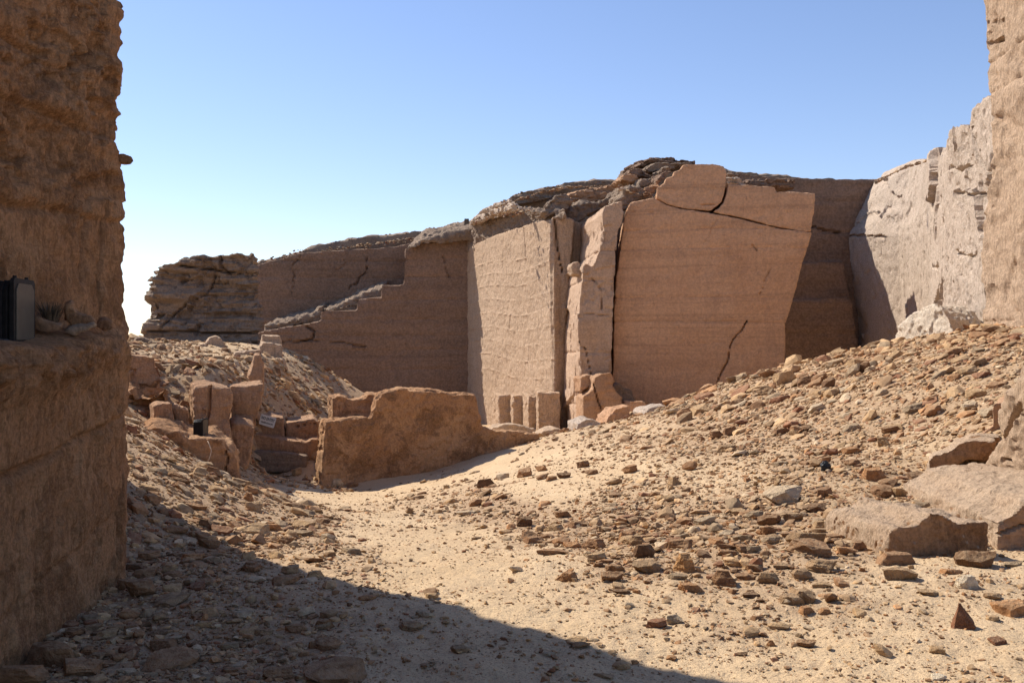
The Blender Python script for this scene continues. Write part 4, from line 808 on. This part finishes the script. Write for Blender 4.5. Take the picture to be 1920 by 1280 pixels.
HAND = [ # column, foot row, width, height (photo px), kind, colour, label
 (1286,1076,38,38,'upright','golden','golden upright boulder, brightest of the stones below the rubble band'),
 (1209,1048,38,28,'rounded','dark brown','round dark cobble just left of the golden boulder'),
 (1062,1092,34,18,'wedge','orange','lone orange wedge on bare sand at the left tip of the rubble band'),
 (1151,1074,35,14,'flat','brown','flat brown stone left of the grey slab near the golden boulder'),
 (1218,1075,48,22,'flat','grey-brown','grey-brown slab leaning just left of the golden boulder'),
 (1148,1091,33,20,'angular','brown','angular brown stone in front of the flat brown one'),
 (1270,1087,30,12,'flat','grey','small grey flat stone at the foot of the golden boulder'),
 (1356,1101,44,30,'upright','brown','pyramid-shaped brown stone right of the golden boulder'),
 (1297,1111,38,17,'wedge','orange','orange stone lowest on the sand under the golden boulder'),
 (1401,1090,33,15,'flat','brown','flat brown stone right of the pyramid-shaped one'),
 (1443,1096,36,22,'rounded','grey-brown','rounded grey-brown stone second to the right of the pyramid'),
 (1407,1121,28,10,'flat','dark brown','small dark flat stone alone below the pyramid-shaped stone'),
 (1277,1030,42,20,'wedge','brown','brown wedge above and left of the golden boulder'),
 (1441,987,38,24,'angular','dark brown','dark block at the upper middle of the rubble band'),
 (1481,978,44,18,'flat','grey-brown','grey flat stone next to the dark block of the rubble band'),
 (1443,1004,30,18,'angular','brown','brown stone directly below the dark block of the rubble band'),
 (1474,946,62,30,'flat','pale','large pale tilted slab half sunk above the rubble band'),
 (1112,1029,36,19,'wedge','brown','pointed brown stone at the left end of the rubble band'),
 (984,989,24,20,'angular','dark brown','dark lump at the lower edge of the first rubble cluster'),
 (985,896,26,18,'angular','brown','largest brown stone of the little heap right of the rusty block'),
 (1015,884,19,11,'wedge','orange','topmost orange stone of the little heap right of the rusty block'),
 (1016,900,18,9,'flat','brown','lowest stone of the little heap right of the rusty block'),
 (1034,902,18,9,'wedge','brown','wedge at the right foot of the little heap near the rusty block'),
 (1058,897,22,12,'angular','dark brown','dark stone a step right of the little heap near the rusty block'),
 (1093,878,20,14,'angular','brown','stone standing alone higher up right of the little heap'),
 (1110,890,24,10,'flat','brown','flat stone just below the lone one right of the little heap'),
 (1182,887,26,14,'angular','orange','orange-brown block alone in the middle of the bare slope'),
 (1266,911,22,18,'upright','tan','tan peaked stone on the slope below the big panel'),
 (1230,930,20,9,'flat','brown','small brown stone below the tan peaked one'),
 (1462,1181,38,12,'rounded','tan','smooth tan loaf-shaped stone alone on the near sand'),
 (1423,1163,22,9,'wedge','brown','little brown chip left above the loaf-shaped stone'),
 (1446,1212,15,12,'upright','orange','small upright chip below the loaf-shaped stone'),
 (1392,1230,17,8,'rounded','dark brown','small dark stone on the near sand below the loaf-shaped stone'),
 (1261,1237,18,7,'flat','orange','small flat orange chip on the near sand by the shadow edge'),
 (1484,1134,42,18,'flat','grey-brown','broad grey-brown stone at the lower edge of the rubble'),
 (1180,1139,17,8,'rounded','pale','small pale pebble-like stone on the bare path sand'),
 (1054,972,26,14,'angular','brown','brown stone on top of the first rubble cluster'),
 (1036,1040,52,12,'flat','brown','long flat brown stone strung along the left tip of the rubble'),
 (1029,1230,20,7,'flat','pale','pale flat stone lying just beyond the shadow edge'),
 (1810,1184,42,52,'flame','reddish','dark red pointed stone standing on end like a flame'),
 (1815,1106,38,28,'upright','white','bright white broken block on the near sand'),
 (1832,1066,62,34,'rounded','dark brown','big round dark boulder in front of the gap between the slabs'),
 (1681,1062,60,26,'wedge','brown','long brown boulder touching the front corner of the humped slab'),
 (1693,1090,52,28,'flat','grey-brown','layered grey-brown rock below the long brown boulder'),
 (1524,1045,66,30,'angular','brown','largest brown rock left of the humped slab'),
 (1512,1024,58,24,'flat','grey-brown','flat rock stacked behind the largest brown rock'),
 (1543,1073,46,22,'angular','grey-brown','grey-brown rock in front of the largest brown rock'),
 (1505,1088,34,22,'rounded','grey-brown','rounded stone left in front of the largest brown rock'),
 (1510,1132,50,28,'flat','grey-brown','thick slab at the lower right end of the rubble field'),
 (1543,1104,30,12,'flat','tan','flat tan stone between the thick slab and the humped slab'),
 (1514,1152,26,15,'wedge','orange','orange wedge lying clear below the thick slab'),
 (1548,1152,22,11,'wedge','orange','twin orange chip right of the wedge below the thick slab'),
 (1908,1156,56,26,'flat','orange','tan-orange block cut by the frame edge on the near sand'),
 (1872,1208,26,12,'wedge','reddish','red-brown chip lower right of the flame-shaped stone'),
 (1762,1276,26,11,'flat','white','white flat stone at the bottom edge of the near sand'),
 (1761,1226,24,12,'wedge','tan','tan wedge between the flame-shaped stone and the bottom edge'),
 (1863,1125,28,11,'rounded','grey-brown','rounded grey-brown stone right of the white broken block'),
 (1902,1064,28,12,'rounded','grey','grey rounded stone far right before the second slab'),
 (1788,1078,32,12,'wedge','orange','orange-brown stone above left of the white broken block'),
 (1863,1165,22,10,'rounded','tan','tan pebble behind the flame-shaped stone'),
 (1742,915,48,26,'angular','dark brown','dark angular boulder behind the humped slab'),
 (1776,910,34,24,'angular','dark brown','second dark boulder touching the angular one behind the humped slab'),
 (1789,927,42,18,'rounded','brown','brown lozenge-shaped boulder in front of the two dark ones'),
 (1807,933,14,10,'angular','orange','small orange cube beside the lozenge-shaped boulder'),
 (1662,934,40,22,'rounded','brown','brown tilted oval boulder at the back left of the humped slab'),
 (1687,932,26,18,'angular','tan','tan pointed stone right of the tilted oval boulder'),
 (1668,912,30,12,'flat','brown','thin brown slab resting behind the tilted oval boulder'),
 (1645,903,38,24,'wedge','orange','orange-brown shark-fin stone on the slope'),
 (1601,875,28,12,'rounded','brown','brown loaf stone above the shark-fin stone'),
 (1658,838,22,20,'upright','tan','upright tan stone higher up the right slope'),
 (1546,933,28,18,'angular','brown','brown cube-like stone alone left of the humped slab'),
 (1532,960,40,14,'flat','dark brown','dark jagged rock left of the back corner of the humped slab'),
 (1862,917,22,10,'angular','brown','small brown stone at the foot of the scored rock'),
 (1472,722,38,26,'rounded','tan','big tan boulder on the crest below the big panel'),
 (1835,745,34,15,'wedge','tan','tan wedge high on the slope near the right border'),
 (1873,726,36,9,'flat','brown','long thin brown slab high on the slope near the right border'),
 (1822,768,26,12,'flat','pale','pale flat stone below the tan wedge on the slope'),
 (1746,733,18,14,'upright','orange','small upright orange stone on the upper right slope'),
 (1790,714,22,12,'flat','orange','flat orange stone near the top of the right slope'),
 (620,1278,100,30,'flat','brown','largest dark slab lying in the shade at the bottom edge'),
 (618,1256,24,22,'upright','reddish','stub standing behind the largest shaded slab'),
 (517,1275,52,22,'wedge','brown','tilted slab left of the largest shaded slab'),
 (612,1218,46,18,'rounded','brown','smooth brown stone in the shade above the largest slab'),
 (584,1218,16,18,'upright','brown','small upright stone touching the smooth shaded one'),
 (770,1182,40,16,'rounded','grey-brown','rounded stone in shade just inside the shadow edge'),
 (554,1188,38,15,'wedge','brown','brown wedge in the middle of the shaded ground'),
 (687,1126,30,9,'flat','orange','orange flat stone right on the shadow edge'),
 (530,1098,48,20,'flat','brown','broad brown slab on the shadow edge among the rubble'),
 (270,1084,36,20,'angular','brown','brown block in shade by the corner of the near wall'),
 (262,1120,48,32,'angular','brown','largest block leaning at the foot of the near wall'),
 (234,1108,28,22,'rounded','brown','round stone at the very corner of the near wall'),
 (320,1114,34,18,'angular','tan','tan stone in shade right of the largest leaning block'),
 (275,1052,34,18,'angular','brown','brown stone in shade just past the near wall corner'),
 (301,1226,48,24,'wedge','brown','brown ridge-backed stone deep in the shade'),
 (389,1028,36,16,'flat','brown','brown slab on the left shadow edge'),
 (324,1000,40,12,'flat','brown','flat slab where the shadow edge climbs the bank'),
 (316,1136,50,14,'flat','grey-brown','long pale-topped slab in the shade'),
 (474,958,30,20,'angular','tan','tan block at the top of the sunlit rubble tongue'),
 (468,926,24,16,'rounded','orange','orange round stone at the head of the rubble tongue'),
 (463,940,18,18,'upright','orange','upright orange stone just below the round one'),
 (532,1020,24,14,'angular','brown','brown stone in the sunlit rubble tongue'),
 (610,1008,28,12,'wedge','orange','orange wedge on the right rim of the rubble tongue'),
 (470,1004,52,22,'flat','tan','broad tan slab in the middle of the rubble tongue'),
 (543,1076,28,14,'angular','tan','tan stone just outside the shadow edge'),
 (631,915,22,18,'rounded','pale','pale round stone touching the base of the rusty block'),
 (662,914,20,9,'flat','brown','flat stone beside the pale one under the rusty block'),
 (556,893,16,14,'angular','tan','tan stone on the sunlit floor before the sign ledge'),
 (312,1254,88,24,'flat','brown','wide flat brown slab low in the shade'),
 (88,1256,84,44,'wedge','brown','big sharp boulder at the foot of the near wall in the bottom corner'),
 (24,1290,80,36,'angular','brown','boulder cut by the bottom left corner of the frame'),
 (148,1268,62,26,'flat','brown','slab lying right of the big sharp boulder'),
]
# distances for the hand-placed stones come from the ground itself
_h = np.array([(h[0], h[1] - h[3] * .12) for h in HAND], float); HD = cast(_h[:, 0], _h[:, 1])
taken = []
for h, D in zip(HAND, HD):
    if np.isnan(D): continue
    px, py, w, hh, kind, col, lab = h
    x = (px - 960) / F * D; m = D / F
    put_stone((x, D + w * m * .25), w * m * 1.08, hh * m * 1.12, kind, col, lab); taken.append((x, D, w * m))
# black scrap on the slope
_d = float(cast(1548, 882)[0]); _p = at(1548, 880, _d)
def scrap():
    Vd, Fq = _ICO[3]; V = Vd * (1 + .35 * fbm(Vd * 2.3 + 5, 3))[:, None] * (.055, .045, .06)
    props(link('crumpled_bag', mesh_np('crumpled_bag', V, Fq, False), M['plastic'], loc=(_p.x, _p.y, float(gz(_p.x, _p.y)[0]) + .045)), 'crumpled black plastic scrap on the rubble slope', 'litter')
scrap()

def scatter(n, dmin, dmax, smin, smax, power, seed, wdens=1.0, x0=-560, x1=2260):
    r = np.random.default_rng(seed)
    px = r.uniform(x0, x1, n * 3); D = np.exp(r.uniform(np.log(dmin), np.log(dmax), n * 3)); X = (px - 960) / F * D; Y = D
    Z = gz(X, Y); d = dens(X, Y, Z); keep = r.uniform(0, 1, n * 3) < d ** wdens
    X, Y, Z, d = X[keep][:n], Y[keep][:n], Z[keep][:n], d[keep][:n]
    S = smin * (smax / smin) ** (r.uniform(0, 1, len(X)) ** power)
    return X, Y, Z, S * (.72 + .45 * d), d
def grad(X, Y):
    e = .08; z = gz0(X, Y); return np.clip((gz0(X + e, Y) - z) / e, -.45, .45), np.clip((gz0(X, Y + e) - z) / e, -.45, .45)
PAL = np.array([TINT[c] for c in ('brown', 'brown', 'brown', 'grey-brown', 'tan', 'tan', 'tan', 'tan', 'pale', 'grey-brown', 'dark brown', 'orange', 'grey', 'grey', 'reddish')]) 
def joined(name, X, Y, Z, S, sub, nvar, seed, light=1.0, label=None, emb=.28, smooth=False):
    r = np.random.default_rng(seed); n = len(X); gx, gy = grad(X, Y)
    var = r.integers(0, nvar, n); Vall = []; Fall = []; Tall = []; off = 0
    for v in range(nvar):
        idx = np.where(var == v)[0]
        if not len(idx): continue
        B, Fq = rock_shape(sub, seed * 50 + v, (.42, .55, .34, .6)[v % 4])
        a = r.uniform(0, 6.283, len(idx)); ca, sa = np.cos(a), np.sin(a); tl = r.normal(0, .16, (len(idx), 2))
        s = S[idx][:, None]; P = B[None] * s[:, :, None] * r.uniform(.8, 1.2, (len(idx), 1, 3))
        x = P[:, :, 0] * ca[:, None] - P[:, :, 1] * sa[:, None]; y = P[:, :, 0] * sa[:, None] + P[:, :, 1] * ca[:, None]
        z = P[:, :, 2] + x * (gx[idx] + tl[:, 0])[:, None] + y * (gy[idx] + tl[:, 1])[:, None]
        hh = (B[:, 2].max() - B[:, 2].min()) * S[idx]
        W_ = np.stack([x + X[idx][:, None], y + Y[idx][:, None], z + (Z[idx] + hh * (emb - .22 + .4 * r.uniform(0, 1, len(idx)) ** 1.4))[:, None]], -1).reshape(-1, 3)
        Vall.append(W_); Fall.append((Fq[None] + (np.arange(len(idx)) * len(B))[:, None, None]).reshape(-1, 3) + off); off += len(W_)
        c = PAL[r.integers(0, len(PAL), len(idx))] * r.uniform(.68, 1.15, (len(idx), 1)) * light * np.array([1, .97, .86])
        Tall.append(np.repeat(np.concatenate([c, np.ones((len(idx), 1))], 1), len(B), 0))
    V = np.concatenate(Vall); me = mesh_np(name, V, np.concatenate(Fall), smooth)
    ca_ = me.attributes.new('tint', 'FLOAT_COLOR', 'POINT'); ca_.data.foreach_set('color', np.concatenate(Tall).astype(np.float32).ravel())
    return props(link(name, me, M['rubble']), kind='stuff')
# medium stones: the largest become stones of their own, the rest one mass
X, Y, Z, S, d = scatter(14000, 4.2, 34, .040, .28, 3.5, 21, 1.8)
S = S * np.clip(.55 + Y / 22, .6, 1.7)
pxs = 960 + X / Y * F; pys = 640 + (EYE - Z) / Y * F
ap = S / Y * F
inview = (pxs > 10) & (pxs < 1910) & (pys > 642) & (pys < 1276) & ~((pxs < 232) & (Y > 6)) & (Y < 25)
near_hand = np.zeros(len(X), bool)
for (hx, hy, hw) in taken: near_hand |= np.hypot(X - hx, (Y - hy) * .7) < (hw * .5 + S * .5)
S = np.where((ap > 34), S * 34 / ap, S); ap = S / Y * F
keep = ~near_hand
X, Y, Z, S, ap, pxs, pys, inview, d = [q[keep] for q in (X, Y, Z, S, ap, pxs, pys, inview, d)]
order = np.argsort(-np.where(inview, ap, 0)); pick = order[:195]; pickset = set(pick.tolist())
SIZE = ('hand-sized', 'brick-sized', 'head-sized'); 
def area(px, py, y):
    if px < 500 and py < 760: return 'on the upper left terrace', 'stones on the upper left terrace'
    if px < 640 and y > 19: return 'on the scree by the sign ledge', 'stones on the scree by the sign ledge'
    sh = py > 1100 - (560 - px) * .48 if px < 560 else py > 1100 + (px - 560) * .275
    if sh: return 'on the shaded ground under the near wall', 'stones on the shaded ground'
    if px < 640 : return 'in the sunlit rubble below the left bank', 'stones in the left rubble tongue'
    if py > 1050: return 'on the open near sand', 'stones on the open near sand'
    if px < 1130 and py > 915: return 'in the first rubble cluster by the path', 'stones in the first rubble cluster'
    if py > 925: return 'in the rubble band below the right slope', 'stones in the rubble band'
    if y > 15 and px > 1150: return 'near the crest of the right slope', 'stones near the right crest'
    if px > 1250: return 'on the middle of the right slope', 'stones on the middle right slope'
    return 'on the bare slope beside the rusty block', 'stones beside the rusty block'
MARKS = [(h[0], h[1], h[6]) for h in HAND]
NAMED = [(1286,1070,'golden boulder'),(1356,1095,'pyramid-shaped stone'),(1810,1170,'flame-shaped stone'),(1815,1100,'white broken block'),(1700,1010,'humped slab'),(1742,905,'dark angular boulder'),(1645,895,'shark-fin stone'),(1474,935,'pale tilted slab'),
 (1441,980,'dark block of the rubble band'),(985,890,'little heap near the rusty block'),(800,880,'rusty block'),(1182,880,'lone orange-brown block'),(1462,1176,'loaf-shaped stone'),(1472,710,'tan crest boulder'),(1700,620,'large white boulder'),(1548,878,'black plastic scrap'),
 (470,1000,'broad tan slab'),(530,1090,'slab on the shadow edge'),(262,1110,'largest leaning block'),(620,1265,'largest shaded slab'),(312,1245,'wide flat shaded slab'),(420,870,'red-brown bench'),(500,860,'sign ledge'),(1200,770,'neat square block'),(1850,850,'scored rock'),
 (400,655,'pale rounded boulder'),(300,680,'upper tan block'),(1835,740,'tan wedge'),(1513,1120,'thick slab'),(1062,1085,'lone orange wedge'),(770,1175,'rounded stone inside the shadow edge'),(612,1209,'smooth shaded stone'),(474,948,'tan block heading the rubble tongue'),(1601,869,'brown loaf stone'),(1658,830,'upright tan stone'),(1112,1021,'pointed brown stone')]
COLN = ['brown', 'grey-brown', 'tan', 'brown', 'dark brown', 'orange', 'grey', 'pale', 'reddish', 'brown', 'tan']
used = {}
for n_, i in enumerate(pick):
    kind = random.choice(['flat', 'flat', 'wedge', 'angular', 'angular', 'rounded', 'upright']); col = random.choice(COLN)
    ar, grp = area(pxs[i], pys[i], Y[i])
    best = min(NAMED, key=lambda q: math.hypot(q[0] - pxs[i], (q[1] - pys[i]) * 1.4))
    dx = pxs[i] - best[0]; dy = pys[i] - best[1]; dist = math.hypot(dx, dy)
    side = ('right of' if dx > 0 else 'left of') if abs(dx) > abs(dy) else ('below' if dy > 0 else 'above')
    how = 'just ' if dist < 45 else ('' if dist < 110 else 'well ')
    nm = {'flat': 'flat stone', 'wedge': 'wedge-shaped stone', 'angular': 'angular stone', 'rounded': 'rounded stone', 'upright': 'peaked stone'}[kind]
    lab = f'{col} {nm} {how}{side} the {best[2]}'
    tries = 0
    while lab in used and tries < 40:
        tries += 1; kind = random.choice(['flat', 'wedge', 'angular', 'rounded', 'upright']); col = random.choice(COLN)
        nm = {'flat': 'flat stone', 'wedge': 'wedge-shaped stone', 'angular': 'angular stone', 'rounded': 'rounded stone', 'upright': 'peaked stone'}[kind]
        lab = f'{col} {nm} {how}{side} the {best[2]}'
    used[lab] = 1
    hh = S[i] * {'flat': .27, 'wedge': .38, 'angular': .48, 'rounded': .45, 'upright': .6}[kind]
    put_stone((X[i], Y[i]), S[i], hh, kind, col, lab, grp, sub=3)
rest = np.array([k for k in range(len(X)) if k not in pickset])
joined('stone_rubble', X[rest], Y[rest], Z[rest], S[rest], 26, 24, 5, emb=.2)
# small stones and pebbles
X, Y, Z, S, d = scatter(42000, 4.2, 34, .018, .075, 2.2, 22, 1.15)
S = S * np.clip(.5 + Y / 14, .7, 2.1)
joined('small_rubble', X, Y, Z, S, 12, 24, 6, emb=.24)
X, Y, Z, S, d = scatter(40000, 4.0, 18, .008, .026, 1.5, 23, .25)
S = S * np.clip(.6 + Y / 9, .9, 2.0)
joined('pebbles', X, Y, Z, S, 7, 16, 8, emb=.24, light=1.15)
X, Y, Z, S, d = scatter(17000, 9, 26, .025, .11, 2.4, 33, .45, 1080, 2100)
joined('slope_rubble', X, Y, Z, S, 11, 20, 12, emb=.2, light=1.08)
X, Y, Z, S, d = scatter(7000, 18.5, 38, .06, .34, 2.6, 31, .5, 200, 660)
joined('bank_rubble', X, Y, Z, S * .9, 14, 16, 9, emb=.2, light=1.05)
# gravel and stones on the hill top behind the cliffs
def on_top(name, polys, n, smin, smax, seed, tint=1.0):
    r = np.random.default_rng(seed); V = []; Fq = []; T = []; off = 0; B0 = [rock_shape(12, seed + k, .5) for k in range(6)]
    for (pts, D0, D1, rise) in polys:
        pts = np.array(pts, float); m = int(n * (pts[-1, 0] - pts[0, 0]) / 400)
        for q in range(m):
            px = r.uniform(pts[0, 0], pts[-1, 0]); py = np.interp(px, pts[:, 0], pts[:, 1]); t = r.uniform(0, 1)
            D = D0 + (D1 - D0) * t; p0 = at(px, py, D0); x = (px - 960) / F * D; s = smin * (smax / smin) ** (r.uniform() ** 2.5)
            B, Fc = B0[r.integers(6)]; a = r.uniform(0, 6.28); P = B * s; R_ = np.array([[math.cos(a), -math.sin(a), 0], [math.sin(a), math.cos(a), 0], [0, 0, 1]])
            P = P @ R_.T + (x, D, p0.z + rise * t + s * .05 - .11); V.append(P); Fq.append(Fc + off); off += len(P)
            c = PAL[r.integers(len(PAL))] * tint * r.uniform(.7, 1.1); T.append(np.tile([*c, 1], (len(P), 1)))
    me = mesh_np(name, np.concatenate(V), np.concatenate(Fq), False); a_ = me.attributes.new('tint', 'FLOAT_COLOR', 'POINT'); a_.data.foreach_set('color', np.concatenate(T).astype(np.float32).ravel())
    props(link(name, me, M['rubble']), kind='stuff')
on_top('hilltop_rubble', [([(482,498),(500,489),(545,474),(585,462),(640,447),(700,438),(760,434),(800,432),(840,427),(885,420)], 61.3, 64, .15),
   ([(480,502),(560,478),(700,462),(790,448),(885,438)], 59.3, 62, .7), ([(480,500),(560,476),(700,455),(790,442),(885,430)], 60, 61.5, .2)], 450, .05, .3, 61, .8)
on_top('clifftop_rubble', [([(960,374),(1010,352),(1060,340),(1160,335),(1200,306),(1260,298),(1300,304),(1370,322),(1440,328),(1500,333),(1650,338)], 51.5, 54, .1),
   ([(890,418),(930,404),(980,398),(1030,402),(1070,392),(1110,390),(1160,370)], 43.4, 45, .5), ([(930,385),(975,368),(1010,356),(1060,346),(1150,342),(1170,330)], 46.5, 49, .3), ([(1160,352),(1200,360),(1230,366)], 37.8, 39, .4),
   ([(280,520),(300,500),(340,489),(400,480),(470,474)], 35.5, 38, .1), ([(1640,338),(1700,308),(1780,286)], 36, 37, .2)], 480, .06, .32, 62, .85)
on_top('ledge_scree', [([(495,610),(560,599),(600,588)], 56.8, 58.2, .35), ([(608,582),(670,568),(717,548)], 56.8, 58.2, .4)], 1300, .05, .2, 63, .75)
